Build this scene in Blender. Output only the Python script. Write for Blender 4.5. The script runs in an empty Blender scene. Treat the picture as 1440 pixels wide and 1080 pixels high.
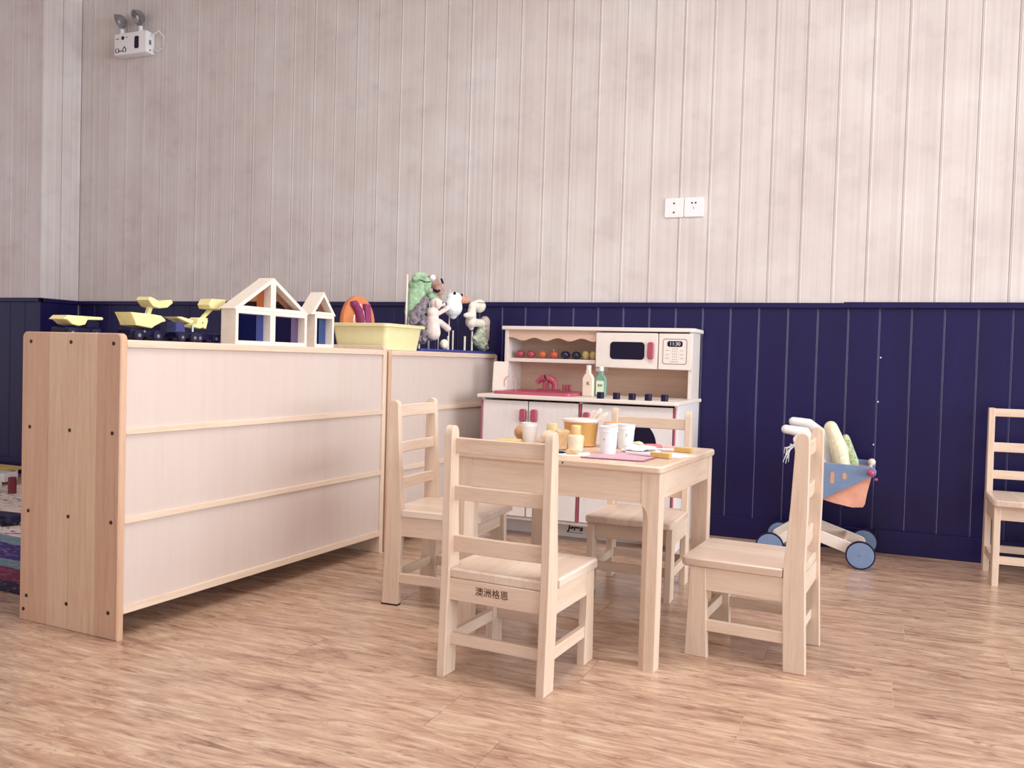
import bpy, bmesh, math, random
from mathutils import Vector, Matrix, Euler, noise as mnoise
random.seed(7)
PI = math.pi
sc = bpy.context.scene
COL = sc.collection

# ------------------------------------------------------------------ camera
cam_d = bpy.data.cameras.new('camera')
cam_d.sensor_fit = 'HORIZONTAL'; cam_d.sensor_width = 36.0
cam_d.lens = 1221.94 * 36.0 / 1440.0
cam_d.clip_start = 0.05; cam_d.clip_end = 60
cam = bpy.data.objects.new('camera', cam_d); COL.objects.link(cam)
PITCH, ROLL, YAW = 0.0289, 0.0290, -0.3850
fw = Vector((math.sin(YAW)*math.cos(PITCH), math.cos(YAW)*math.cos(PITCH), -math.sin(PITCH)))
rt = Vector((math.cos(YAW), -math.sin(YAW), 0)); up = rt.cross(fw)
r2 = rt*math.cos(ROLL) + up*math.sin(ROLL); u2 = up*math.cos(ROLL) - rt*math.sin(ROLL)
M = Matrix((r2, u2, -fw)).transposed().to_4x4(); M.translation = Vector((0, 0, 0.85))
cam.matrix_world = M
sc.camera = cam

# ------------------------------------------------------------------ light
def srgb(c):
    if isinstance(c, str):
        c = tuple(int(c[i:i+2], 16)/255 for i in (0, 2, 4))
    return tuple(x/12.92 if x <= 0.04045 else ((x+0.055)/1.055)**2.4 for x in c) + (1.0,)

world = bpy.data.worlds.new('world'); sc.world = world; world.use_nodes = True
bg = world.node_tree.nodes['Background']
bg.inputs['Color'].default_value = (0.92, 0.87, 0.93, 1)
bg.inputs['Strength'].default_value = 0.63

def area(name, loc, direction, sx, sy, power, color):
    d = bpy.data.lights.new(name, 'AREA'); d.shape = 'RECTANGLE'; d.size = sx; d.size_y = sy
    d.energy = power; d.color = color
    o = bpy.data.objects.new(name, d); COL.objects.link(o); o.location = loc
    o.rotation_euler = Vector(direction).to_track_quat('-Z', 'Y').to_euler()
    return o
# daylight through the window of the right wall
area('window_daylight', (6.36, 0.9, 1.65), (-1, 0.0, -0.03), 6.4, 2.5, 350, (0.82, 0.94, 1.0))
# the room's own fluorescent ceiling fittings, behind and above the camera
area('ceiling_lamp_light', (-0.5, 1.9, 3.22), (0.0, 0.0, -1), 1.5, 1.1, 45, (1.0, 0.97, 0.93))
sc.view_settings.view_transform = 'Standard'
sc.view_settings.look = 'None'
sc.view_settings.gamma = 1.0
sc.view_settings.use_curve_mapping = False
sc.view_settings.exposure = 0.42

# ------------------------------------------------------------------ materials
def new_mat(name):
    m = bpy.data.materials.new(name); m.use_nodes = True
    nt = m.node_tree; b = nt.nodes['Principled BSDF']
    return m, nt, b
def N(nt, t, **k):
    n = nt.nodes.new(t)
    for a, v in k.items(): setattr(n, a, v)
    return n
def mix(nt, a, b, fac, typ='MIX'):
    n = N(nt, 'ShaderNodeMix', data_type='RGBA', blend_type=typ)
    for s, v in ((0, fac), (6, a), (7, b)):
        if isinstance(v, bpy.types.NodeSocket): nt.links.new(v, n.inputs[s])
        else: n.inputs[s].default_value = v
    return n.outputs[2]
def ramp(nt, src, stops):
    r = N(nt, 'ShaderNodeValToRGB'); nt.links.new(src, r.inputs[0])
    e = r.color_ramp.elements
    while len(e) < len(stops): e.new(0.5)
    for i, (p, c) in enumerate(stops):
        e[i].position = p; e[i].color = c if len(c) == 4 else tuple(c)+(1,)
    return r.outputs[0]
def mapping(nt, src, scale=(1, 1, 1), loc=(0, 0, 0)):
    m = N(nt, 'ShaderNodeMapping'); m.inputs['Scale'].default_value = scale; m.inputs['Location'].default_value = loc
    nt.links.new(src, m.inputs['Vector']); return m.outputs[0]
def tc(nt): return N(nt, 'ShaderNodeTexCoord').outputs['Object']
def noise_n(nt, vec, scale, detail=4, rough=0.55, dist=0.0):
    n = N(nt, 'ShaderNodeTexNoise'); n.inputs['Scale'].default_value = scale
    n.inputs['Detail'].default_value = detail; n.inputs['Roughness'].default_value = rough
    n.inputs['Distortion'].default_value = dist
    nt.links.new(vec, n.inputs['Vector']); return n.outputs['Fac']
def bump(nt, b, h, strength, dist=0.002):
    n = N(nt, 'ShaderNodeBump'); n.inputs['Strength'].default_value = strength; n.inputs['Distance'].default_value = dist
    nt.links.new(h, n.inputs['Height']); nt.links.new(n.outputs[0], b.inputs['Normal'])

def plain(name, c, rough=0.5, spec=0.4, var=0.06, scale=25, metallic=0.0, bumpy=0.0):
    m, nt, b = new_mat(name)
    c = srgb(c)
    f = noise_n(nt, tc(nt), scale, 3)
    dark = tuple(x*(1-var*2) for x in c[:3])+(1,); lite = tuple(min(1, x*(1+var)) for x in c[:3])+(1,)
    nt.links.new(ramp(nt, f, [(0.3, dark), (0.7, lite)]), b.inputs['Base Color'])
    b.inputs['Roughness'].default_value = rough; b.inputs['Specular IOR Level'].default_value = spec
    b.inputs['Metallic'].default_value = metallic
    if bumpy: bump(nt, b, noise_n(nt, tc(nt), scale*6, 4), bumpy)
    return m

def wood(name, light, dark, axis='Z', rough=0.42, lam=None, lamw=0.06, contrast=1.0, steps=None):
    """clear-lacquered beech: grain streaks along `axis`, optional glued lamellas stepping along `lam`"""
    m, nt, b = new_mat(name)
    co = tc(nt)
    st = {'X': (1.2, 22, 22), 'Y': (22, 1.2, 22), 'Z': (22, 22, 1.2)}[axis]
    f1 = noise_n(nt, mapping(nt, co, st), 2.2, 5, 0.6, 0.5)
    L, D = srgb(light), srgb(dark)
    col = ramp(nt, f1, [(0.28, D), (0.46, tuple(l*0.6+d*0.4 for l, d in zip(L, D))), (0.66, L)])
    st2 = {'X': (6, 120, 120), 'Y': (120, 6, 120), 'Z': (120, 120, 6)}[axis]
    f2 = noise_n(nt, mapping(nt, co, st2), 3.0, 3, 0.5)
    col = mix(nt, col, ramp(nt, f2, [(0.35, (0.90, 0.86, 0.84)), (0.6, (1, 1, 1))]), 0.55*contrast, 'MULTIPLY')
    if lam:
        sx = N(nt, 'ShaderNodeSeparateXYZ'); nt.links.new(co, sx.inputs[0])
        d = N(nt, 'ShaderNodeMath', operation='DIVIDE'); nt.links.new(sx.outputs['XYZ'.index(lam)], d.inputs[0]); d.inputs[1].default_value = lamw
        fl = N(nt, 'ShaderNodeMath', operation='FLOOR'); nt.links.new(d.outputs[0], fl.inputs[0])
        wn = N(nt, 'ShaderNodeTexWhiteNoise', noise_dimensions='1D'); nt.links.new(fl.outputs[0], wn.inputs['W'])
        col = mix(nt, col, ramp(nt, wn.outputs['Value'], [(0.0, (0.86, 0.78, 0.75)), (0.5, (0.97, 0.95, 0.94)), (1.0, (1.0, 1.0, 1.0))]), 0.8*contrast, 'MULTIPLY')
    if steps:      # three boards of different tone glued edge to edge
        sy = N(nt, 'ShaderNodeSeparateXYZ'); nt.links.new(co, sy.inputs[0])
        ma = N(nt, 'ShaderNodeMath', operation='MULTIPLY_ADD'); nt.links.new(sy.outputs[1], ma.inputs[0]); ma.inputs[1].default_value = 1/0.425; ma.inputs[2].default_value = 0.5
        r_ = N(nt, 'ShaderNodeValToRGB'); r_.color_ramp.interpolation = 'CONSTANT'; nt.links.new(ma.outputs[0], r_.inputs[0])
        e = r_.color_ramp.elements; e.new(0.5)
        for i, (p, c) in enumerate(steps): e[i].position = p; e[i].color = c
        col = mix(nt, col, r_.outputs[0], 1.0, 'MULTIPLY')
    nt.links.new(col, b.inputs['Base Color'])
    b.inputs['Roughness'].default_value = rough; b.inputs['Specular IOR Level'].default_value = 0.35
    bump(nt, b, f2, 0.06)
    return m

BEECH_L, BEECH_D = 'E6D0BD', 'D9BDA6'
W_Z = wood('beech_grain_up', BEECH_L, BEECH_D, 'Z')
W_X = wood('beech_grain_across', BEECH_L, BEECH_D, 'X')
W_Y = wood('beech_grain_deep', BEECH_L, BEECH_D, 'Y')
W_SEAT = wood('beech_seat_glued', 'EBDCCE', 'DFC8B4', 'Y', 0.34, 'X', 0.075)
W_TOP = wood('beech_tabletop_glued', BEECH_L, 'DCBFA6', 'X', 0.32, 'Y', 0.085)
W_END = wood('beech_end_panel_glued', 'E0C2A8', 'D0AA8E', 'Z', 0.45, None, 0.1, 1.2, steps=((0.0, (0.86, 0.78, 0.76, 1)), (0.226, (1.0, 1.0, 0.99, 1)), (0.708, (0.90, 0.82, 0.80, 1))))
W_PLY = wood('birch_ply_panel', 'D3C3BB', 'D0BEB5', 'Z', 0.5, 'X', 0.09, 0.14)
W_PALE = wood('pale_block_maple', 'EEE4DA', 'E8D9CC', 'X', 0.45)
W_KIT = wood('kitchen_birch_ply', 'EFE9E9', 'EAE2E2', 'Z', 0.48, None, 0.1, 0.5)
W_KITX = wood('kitchen_birch_edge', 'EEE4DE', 'E8D9D0', 'X', 0.45, None, 0.1, 0.5)
W_BACK = wood('kitchen_back_ply', 'E3C6B1', 'D8B49D', 'X', 0.55)
WHITE = plain('white_plastic', 'F2F0F2', 0.35, 0.5, 0.01)
PAPER = plain('paper_white', 'F4F2F6', 0.6, 0.3, 0.02)
CREAMP = plain('cream_panel', 'F1E6DE', 0.45, 0.4, 0.02)
REDP = plain('raspberry_red_paint', 'AE5066', 0.4, 0.45, 0.04)
SINKRED = plain('raspberry_sink_plastic', 'B9566C', 0.28, 0.5, 0.03)
NAVY = plain('navy_black_plastic', '181238', 0.4, 0.3, 0.05)
BLACK = plain('dark_indigo_gloss', '160F2E', 0.45, 0.25, 0.05)
SCREW = plain('dark_screw_steel', '3A2C2C', 0.4, 0.5, 0.05, metallic=0.6)
METAL = plain('brushed_steel', '9C9AA2', 0.35, 0.5, 0.05, metallic=0.7)
YELL = plain('pale_yellow_plastic', 'EFE4A4', 0.38, 0.5, 0.05)
TUBY = plain('lemon_tub_plastic', 'EEE5B2', 0.3, 0.5, 0.02)
ORANGE = plain('orange_foam', 'D4845A', 0.7, 0.2, 0.04)
PLUM = plain('plum_purple_felt', '93406A', 0.8, 0.2, 0.06)
BLUEB = plain('stand_blue_paint', '3A4590', 0.4, 0.4, 0.05)
DUSTB = plain('dusty_blue_paint', '7A8FB2', 0.42, 0.4, 0.04)
TYRE = plain('tyre_dark_rubber', '1C1838', 0.7, 0.3, 0.04)
PINKB = plain('pink_painted_ball', 'B0507E', 0.25, 0.5, 0.03)

def cloth(name, c1, c2, scale=40, rough=0.95, bumpy=0.6):
    m, nt, b = new_mat(name)
    f = noise_n(nt, tc(nt), scale, 5, 0.65, 0.6)
    nt.links.new(ramp(nt, f, [(0.32, srgb(c1)), (0.62, srgb(c2))]), b.inputs['Base Color'])
    b.inputs['Roughness'].default_value = rough; b.inputs['Specular IOR Level'].default_value = 0.1
    b.inputs['Sheen Weight'].default_value = 0.3
    bump(nt, b, noise_n(nt, tc(nt), scale*4, 4), bumpy, 0.003)
    return m
def glassy(name, c, alpha=0.5):
    m, nt, b = new_mat(name)
    b.inputs['Base Color'].default_value = srgb(c)
    b.inputs['Transmission Weight'].default_value = 1.0
    b.inputs['IOR'].default_value = 1.02
    b.inputs['Roughness'].default_value = 0.03
    return m

# laminate planks
def floor_mat():
    m, nt, b = new_mat('laminate_plank_oak')
    co = tc(nt)
    oi = N(nt, 'ShaderNodeObjectInfo')
    cmb = N(nt, 'ShaderNodeCombineXYZ')
    mu = N(nt, 'ShaderNodeMath', operation='MULTIPLY'); mu.inputs[1].default_value = 37.0
    nt.links.new(oi.outputs['Random'], mu.inputs[0])
    nt.links.new(mu.outputs[0], cmb.inputs[0]); nt.links.new(mu.outputs[0], cmb.inputs[1]); nt.links.new(mu.outputs[0], cmb.inputs[2])
    ad = N(nt, 'ShaderNodeVectorMath', operation='ADD'); nt.links.new(co, ad.inputs[0]); nt.links.new(cmb.outputs[0], ad.inputs[1])
    v = ad.outputs[0]
    f1 = noise_n(nt, mapping(nt, v, (4.8, 34, 34)), 1.0, 7, 0.62, 1.6)
    f2 = noise_n(nt, mapping(nt, v, (2.2, 10, 10)), 1.6, 5, 0.62, 1.0)
    f3 = noise_n(nt, mapping(nt, v, (14, 110, 110)), 1.0, 3, 0.6, 0.5)
    f4 = noise_n(nt, mapping(nt, v, (4.5, 17, 17)), 1.2, 6, 0.72, 2.4)
    base = ramp(nt, f1, [(0.25, srgb('8E6C5A')), (0.37, srgb('B6947E')), (0.50, srgb('C8A991')), (0.68, srgb('DAC2AB'))])
    base = mix(nt, base, ramp(nt, f2, [(0.34, (0.66, 0.57, 0.56)), (0.48, (0.92, 0.88, 0.87)), (0.60, (1.02, 1.01, 1.0))]), 0.9, 'MULTIPLY')
    base = mix(nt, base, ramp(nt, f3, [(0.3, (0.90, 0.86, 0.85)), (0.6, (1, 1, 1))]), 0.5, 'MULTIPLY')
    base = mix(nt, base, ramp(nt, f4, [(0.53, (1, 1, 1)), (0.68, (0.52, 0.42, 0.42))]), 0.9, 'MULTIPLY')
    nt.links.new(base, b.inputs['Base Color'])
    b.inputs['Roughness'].default_value = 0.24; b.inputs['Specular IOR Level'].default_value = 0.5
    bump(nt, b, f3, 0.05)
    return m
FLOOR = floor_mat()
SEAM = plain('pale_plank_joint', 'F0E2D2', 0.6, 0.2, 0.02)

def wall_mat():
    m, nt, b = new_mat('embossed_wallboard_cream')
    g = N(nt, 'ShaderNodeNewGeometry').outputs['Position']
    rib = noise_n(nt, mapping(nt, g, (1, 1, 0.004)), 75, 1, 0.4)
    blot = noise_n(nt, mapping(nt, g, (1, 1, 1)), 2.6, 4, 0.6, 0.0)
    blot2 = noise_n(nt, mapping(nt, g, (1, 1, 1)), 9, 2, 0.5, 0.0)
    c = ramp(nt, blot, [(0.3, srgb('D3C8C5')), (0.5, srgb('DBD1CE')), (0.7, srgb('E0DAD9'))])
    c = mix(nt, c, ramp(nt, blot2, [(0.30, (0.90, 0.89, 0.92)), (0.46, (1, 1, 1))]), 0.6, 'MULTIPLY')
    c = mix(nt, c, ramp(nt, rib, [(0.32, (0.88, 0.87, 0.86)), (0.52, (1, 1, 1)), (0.7, (1.05, 1.05, 1.05))]), 0.55, 'MULTIPLY')
    nt.links.new(c, b.inputs['Base Color'])
    b.inputs['Roughness'].default_value = 0.6; b.inputs['Specular IOR Level'].default_value = 0.25
    bump(nt, b, rib, 0.25)
    return m
WALLM = wall_mat()
def blue_mat():
    m, nt, b = new_mat('navy_gloss_paint')
    g = N(nt, 'ShaderNodeNewGeometry').outputs['Position']
    f = noise_n(nt, mapping(nt, g, (1, 1, 0.15)), 9, 4)
    nt.links.new(ramp(nt, f, [(0.3, srgb('181042')), (0.7, srgb('1C154E'))]), b.inputs['Base Color'])
    b.inputs['Roughness'].default_value = 0.34; b.inputs['Specular IOR Level'].default_value = 0.34
    bump(nt, b, noise_n(nt, mapping(nt, g, (1, 1, 0.5)), 160, 3), 0.10)
    return m
BLUEM = blue_mat()
GAP = plain('groove_backing', 'E6DEDC', 0.8, 0.1, 0.02)
GAPB = plain('groove_glint_backing', '8C88B0', 0.5, 0.3, 0.02)  # pale lavender paints in the highlights along the navy boards' bevels

# ------------------------------------------------------------------ mesh helpers
ROOTLOC = {}
ROOTOF = {}
class MB:
    def __init__(s): s.bm = bmesh.new()
    def _bev(s, geom_faces, w, seg=1):
        if w <= 0: return
        es = list({e for f in geom_faces for e in f.edges})
        bmesh.ops.bevel(s.bm, geom=es, offset=w, segments=seg, affect='EDGES', profile=0.6, clamp_overlap=True)
    def box(s, a, b, bev=0.0015, mi=0, seg=1):
        x0, y0, z0 = [min(a[i], b[i]) for i in range(3)]; x1, y1, z1 = [max(a[i], b[i]) for i in range(3)]
        v = [s.bm.verts.new(p) for p in ((x0,y0,z0),(x1,y0,z0),(x1,y1,z0),(x0,y1,z0),(x0,y0,z1),(x1,y0,z1),(x1,y1,z1),(x0,y1,z1))]
        fs = [s.bm.faces.new([v[i] for i in q]) for q in ((3,2,1,0),(4,5,6,7),(0,1,5,4),(1,2,6,5),(2,3,7,6),(3,0,4,7))]
        for f in fs: f.material_index = mi
        s._bev(fs, bev, seg); return s
    def prism(s, poly, axis, a, b, bev=0.0, mi=0):
        """poly: 2D points; axis 'x': (y,z), 'y': (x,z), 'z': (x,y)"""
        def P(p, t):
            return {'x': (t, p[0], p[1]), 'y': (p[0], t, p[1]), 'z': (p[0], p[1], t)}[axis]
        A = [s.bm.verts.new(P(p, a)) for p in poly]; B = [s.bm.verts.new(P(p, b)) for p in poly]
        n = len(poly); fs = []
        fs.append(s.bm.faces.new(A[::-1])); fs.append(s.bm.faces.new(B))
        for i in range(n): fs.append(s.bm.faces.new((A[i], A[(i+1) % n], B[(i+1) % n], B[i])))
        for f in fs: f.material_index = mi
        bmesh.ops.recalc_face_normals(s.bm, faces=fs)
        if bev > 0:
            es = [e for f in fs[:2] for e in f.edges]
            bmesh.ops.bevel(s.bm, geom=es, offset=bev, segments=1, affect='EDGES', clamp_overlap=True)
        return s
    def loft(s, rings, cap=True, mi=0, closed=True):
        R = [[s.bm.verts.new(p) for p in r] for r in rings]; fs = []
        n = len(rings[0])
        for k in range(len(R)-1):
            for i in range(n if closed else n-1):
                fs.append(s.bm.faces.new((R[k][i], R[k][(i+1) % n], R[k+1][(i+1) % n], R[k+1][i])))
        if cap and closed:
            fs.append(s.bm.faces.new(R[0][::-1])); fs.append(s.bm.faces.new(R[-1]))
        for f in fs: f.material_index = mi
        bmesh.ops.recalc_face_normals(s.bm, faces=fs)
        return s
    def tube(s, pts, rad, n=10, mi=0):
        pts = [Vector(p) for p in pts]
        if not isinstance(rad, (list, tuple)): rad = [rad]*len(pts)
        rings = []; ref = None
        for i, p in enumerate(pts):
            d = (pts[min(i+1, len(pts)-1)] - pts[max(i-1, 0)]).normalized()
            if ref is None: ref = Vector((0, 0, 1)) if abs(d.z) < 0.9 else Vector((1, 0, 0))
            a = d.cross(ref).normalized(); b = d.cross(a).normalized(); ref = -b if False else ref
            rings.append([p + (a*math.cos(t*2*PI/n) + b*math.sin(t*2*PI/n))*rad[i] for t in range(n)])
        return s.loft(rings, mi=mi)
    def cyl(s, c, r, h, axis='z', n=24, bev=0.0, r1=None, mi=0):
        r1 = r if r1 is None else r1
        A = {'z': ((1,0,0),(0,1,0),(0,0,1)), 'y': ((1,0,0),(0,0,1),(0,1,0)), 'x': ((0,1,0),(0,0,1),(1,0,0))}[axis]
        e1, e2, e3 = [Vector(q) for q in A]; c = Vector(c)
        prof = [(r, 0), (r1, h)] if bev <= 0 else [(r-bev, 0), (r, bev), (r1, h-bev), (r1-bev, h)]
        rings = [[c + e3*z + (e1*math.cos(2*PI*i/n) + e2*math.sin(2*PI*i/n))*q for i in range(n)] for q, z in prof]
        return s.loft(rings, mi=mi)
    def lathe(s, c, prof, n=28, mi=0):
        c = Vector(c)
        rings = [[c + Vector((q*math.cos(2*PI*i/n), q*math.sin(2*PI*i/n), z)) for i in range(n)] for q, z in prof]
        return s.loft(rings, mi=mi)
    def ball(s, c, r, n=16, mi=0, rot=None):
        if not isinstance(r, (tuple, list)): r = (r, r, r)
        mt = Matrix.Translation(Vector(c)) @ (Euler(rot).to_matrix().to_4x4() if rot else Matrix.Identity(4)) @ Matrix.Diagonal((r[0], r[1], r[2], 1))
        ret = bmesh.ops.create_uvsphere(s.bm, u_segments=n, v_segments=max(6, n*2//3), radius=1.0, matrix=mt)
        for v in ret['verts']:
            for f in v.link_faces: f.material_index = mi
        return s
    def xf(s, m):
        bmesh.ops.transform(s.bm, matrix=m, verts=s.bm.verts[:]); return s
    def mesh(s, name, mats, smooth=True, off=None):
        if off is not None: bmesh.ops.translate(s.bm, vec=-Vector(off), verts=s.bm.verts[:])
        me = bpy.data.meshes.new(name)
        s.bm.to_mesh(me); s.bm.free()
        for m in (mats if isinstance(mats, (list, tuple)) else [mats]): me.materials.append(m)
        if smooth:
            me.polygons.foreach_set('use_smooth', [True]*len(me.polygons))
            try: me.set_sharp_from_angle(angle=math.radians(38))
            except Exception: pass
        return me
    def build(s, name, mats, parent=None, smooth=True, label=None):
        off = ROOTLOC[ROOTOF[parent.name]] if parent is not None else None
        me = s.mesh(name, mats, smooth, off)
        o = bpy.data.objects.new(name, me); COL.objects.link(o)
        if parent is not None:
            o.parent = parent; ROOTOF[o.name] = ROOTOF[parent.name]
        if label: o['label'] = label
        return o
def mesh_part(name, me, parent, label=None):
    o = bpy.data.objects.new(name, me); COL.objects.link(o)
    if parent is not None: o.parent = parent; ROOTOF[o.name] = ROOTOF[parent.name]
    if label: o['label'] = label
    return o
ID = Matrix.Identity(4)
def thing(name, label, cat, loc=(0, 0, 0), frame=ID, group=None, rotz=0.0):
    """Empty at the thing's base; its parts are modelled in the coordinates of `frame`"""
    o = bpy.data.objects.new(name, None); COL.objects.link(o)
    o.empty_display_size = 0.05
    o.matrix_world = frame @ Matrix.Translation(Vector(loc)) @ Matrix.Rotation(rotz, 4, 'Z')
    o['label'] = label; o['category'] = cat
    if group: o['group'] = group
    ROOTOF[o.name] = o.name; ROOTLOC[o.name] = Vector(loc)
    return o
def solo(mb, name, mats, label, cat, loc, frame=ID, group=None, smooth=True):
    """thing that is one mesh"""
    me = mb.mesh(name, mats, smooth, loc)
    o = bpy.data.objects.new(name, me); COL.objects.link(o)
    o.matrix_world = frame @ Matrix.Translation(Vector(loc))
    o['label'] = label; o['category'] = cat
    if group: o['group'] = group
    ROOTOF[o.name] = o.name; ROOTLOC[o.name] = Vector(loc)
    return o
def struct(mb, name, mats, smooth=False):
    me = mb.mesh(name, mats, smooth)
    o = bpy.data.objects.new(name, me); COL.objects.link(o); o['kind'] = 'structure'
    ROOTOF[o.name] = o.name; ROOTLOC[o.name] = Vector((0, 0, 0))
    return o
def blob(name, shapes, mat, parent=None, voxel=0.004, off=None, smooth_it=2, wob=0.0, label=None):
    """one continuous soft body grown from overlapping balls and tapered limbs (voxel remesh)"""
    mb = MB()
    for q in shapes:
        if q[0] == 's': mb.ball(q[1], q[2], 14, rot=q[3] if len(q) > 3 else None)
        else:
            p0, p1, r0, r1 = Vector(q[1]), Vector(q[2]), q[3], q[4]
            mb.tube([p0.lerp(p1, t/4) for t in range(5)], [r0+(r1-r0)*t/4 for t in range(5)], 12)
            mb.ball(p0, r0, 12); mb.ball(p1, r1, 12)
    if off is None and parent is not None: off = ROOTLOC[ROOTOF[parent.name]]
    me = mb.mesh('tmp', [], False, off if off is not None else (0, 0, 0))
    t = bpy.data.objects.new('tmp', me); COL.objects.link(t)
    r = t.modifiers.new('r', 'REMESH'); r.mode = 'VOXEL'; r.voxel_size = voxel
    if smooth_it:
        s2 = t.modifiers.new('s', 'SMOOTH'); s2.factor = 0.5; s2.iterations = smooth_it
    dg = bpy.context.evaluated_depsgraph_get()
    me2 = bpy.data.meshes.new_from_object(t.evaluated_get(dg))
    bpy.data.objects.remove(t); bpy.data.meshes.remove(me)
    if wob:
        for v in me2.vertices:
            n = mnoise.noise(v.co*70); v.co += v.normal*wob*n
    me2.name = name; me2.materials.clear(); me2.materials.append(mat)
    me2.polygons.foreach_set('use_smooth', [True]*len(me2.polygons))
    if parent is None: return me2
    return mesh_part(name, me2, parent, label)
def text_mesh(body, size, mat, matrix, extrude=0.0002, shear=0.0, bold=0.0):
    cu = bpy.data.curves.new('t', 'FONT'); cu.body = body; cu.size = size
    cu.align_x = 'CENTER'; cu.align_y = 'CENTER'; cu.extrude = extrude; cu.shear = shear; cu.offset = bold
    t = bpy.data.objects.new('t', cu); COL.objects.link(t)
    dg = bpy.context.evaluated_depsgraph_get(); dg.update()
    me = bpy.data.meshes.new_from_object(t.evaluated_get(dg))
    bpy.data.objects.remove(t); bpy.data.curves.remove(cu)
    me.materials.clear(); me.materials.append(mat); me.transform(matrix)
    return me
FACE_S = Matrix.Rotation(PI/2, 4, 'X')           # text upright, read from -y
def lettering(name, body, size, mat, loc, parent, rot=ID, **k):
    off = ROOTLOC[ROOTOF[parent.name]]
    me = text_mesh(body, size, mat, Matrix.Translation(Vector(loc)-off) @ rot @ FACE_S, **k)
    me.name = name
    return mesh_part(name, me, parent)
def rrect(x0, x1, z0, z1, r, n=5):
    pts = []
    for cx, cz, a in ((x1-r, z0+r, -PI/2), (x1-r, z1-r, 0), (x0+r, z1-r, PI/2), (x0+r, z0+r, PI)):
        for i in range(n+1):
            t = a + i/n*PI/2; pts.append((cx+r*math.cos(t), cz+r*math.sin(t)))
    return pts

# ------------------------------------------------------------------ the room
YW = 4.376
XR = 6.5            # right wall
XL = -4.97          # right face of the pillar at the left
YP = 4.08           # front face of that pillar
ZC = 3.30
# floor: sub-floor, then laminate planks
XP = 3.0            # planks and boards are laid one by one up to here, well outside the picture
fl = struct(MB().box((-9.2, -3.2, -0.05), (XP, YW+0.05, -0.002), 0).box((XP, -3.2, -0.05), (XR, YW+0.05, 0), 0, mi=1), 'floor', [SEAM, FLOOR])
pw, pl = 0.2033, 1.22
pm = MB().box((0.0007, 0.0001, -0.002), (pl-0.0007, pw-0.0001, 0), 0.0004).mesh('plank', [FLOOR], False)
seam = {0: -1.63, 1: -1.94, 2: -0.91, 3: -0.24, 4: 0.55, 5: 0.10, 6: -0.24, 7: -0.80, 8: 0.15, 9: -0.45, 10: 0.30, 11: -1.2, 12: -0.1, 13: 0.5, 14: -0.7}
for k in range(-5, 15):
    y0 = 1.36 + pw*k
    s0 = seam.get(k, random.uniform(-1, 1))
    i0 = math.floor((-9.0 - s0)/pl)+1
    x = s0 + i0*pl
    while x < XP-0.02:
        me = pm
        x1 = min(x+pl, XP); y1 = min(y0+pw, YW)
        if x1-x < pl-1e-3 or y1-y0 < pw-1e-3:
            me = MB().box((0.0007, 0.0001, -0.002), (x1-x-0.0007, y1-y0-0.0001, 0), 0.0004).mesh('plank', [FLOOR], False)
        o = mesh_part('plank', me, fl); o.location = (x, y0, 0)
        x += pl

# back wall
LEDGE0, LEDGE1 = 1.131, 1.157
wb = struct(MB().box((XL-1.3, YW+0.007, 0), (XR+0.1, YW+0.14, ZC+0.05), 0).box((XP, YW, LEDGE1), (XR, YW+0.0071, ZC), 0, mi=1).box((XP, YW, 0), (XR, YW+0.0071, LEDGE1), 0, mi=2), 'wall_back', [GAP, WALLM, BLUEM])
def board_mesh(w, z0, z1, mat, name='board', t=0.007, g=0.0025, bead=True):
    """tongue-and-groove board: bevelled edges, a fine bead beside the joint; faces -y, local x from 0"""
    mb = MB()
    p = [(g*0.5, t), (g*0.5, 0.002), (g*0.5+0.001, 0.0)]
    if bead: p += [(0.006, 0.0), (0.0075, -0.0016), (0.0105, -0.0016), (0.0125, 0.0)]
    p += [(w-g*0.5-0.0045, 0.0), (w-g*0.5, 0.0035), (w-g*0.5, t)]
    mb.prism(p, 'z', z0, z1)
    return mb.mesh(name, [mat], False)
WP, BP = 0.147, 0.1355
wm = board_mesh(WP, LEDGE1-0.005, ZC, WALLM, 'board', g=0.0012)
x = 0.425 - WP*37
while x < XP:
    if x+WP <= XL+0.001: x += WP; continue
    me = wm
    a = max(x, XL); b_ = min(x+WP, XP)
    if b_-a < WP-1e-4: me = board_mesh(b_-a, LEDGE1-0.005, ZC, WALLM, 'board', bead=False)
    o = mesh_part('board', me, wb); o.location = (a, YW, 0)
    x += WP
bmh = board_mesh(BP, 0.105, LEDGE0+0.004, BLUEM, 'wainscot_board', bead=False, g=0.0035)
x = 0.600 - BP*42
while x < XP:
    if x+BP <= XL+0.001: x += BP; continue
    a = max(x, XL); b_ = min(x+BP, XP); me = bmh
    if b_-a < BP-1e-4: me = board_mesh(b_-a, 0.105, LEDGE0+0.004, BLUEM, 'wainscot_board', bead=False)
    o = mesh_part('wainscot_board', me, wb); o.location = (a, YW, 0)
    x += BP
mesh_part('wainscot_glint_backing', MB().box((XL, YW+0.0055, 0.1), (XR, YW+0.0069, LEDGE0), 0).mesh('wainscot_glint_backing', [GAPB], False), wb)  # pale sheet behind the joints, its colour stands in for bevel glints
tr = struct(MB().box((XL, YW-0.016, LEDGE0), (-0.106, YW+0.01, LEDGE1), 0.003), 'trim_1', BLUEM, True)
tr2 = struct(MB().box((-0.104, YW-0.018, LEDGE0+0.001), (XR, YW+0.01, LEDGE1+0.004), 0.003), 'trim_2', BLUEM, True)
struct(MB().box((XL, YW-0.004, 0), (0.076, YW+0.011, 0.104), 0.002), 'baseboard_back', BLUEM, True)
struct(MB().box((0.078, YW-0.014, 0), (XR, YW+0.011, 0.110), 0.003), 'baseboard_back', BLUEM, True)
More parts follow.
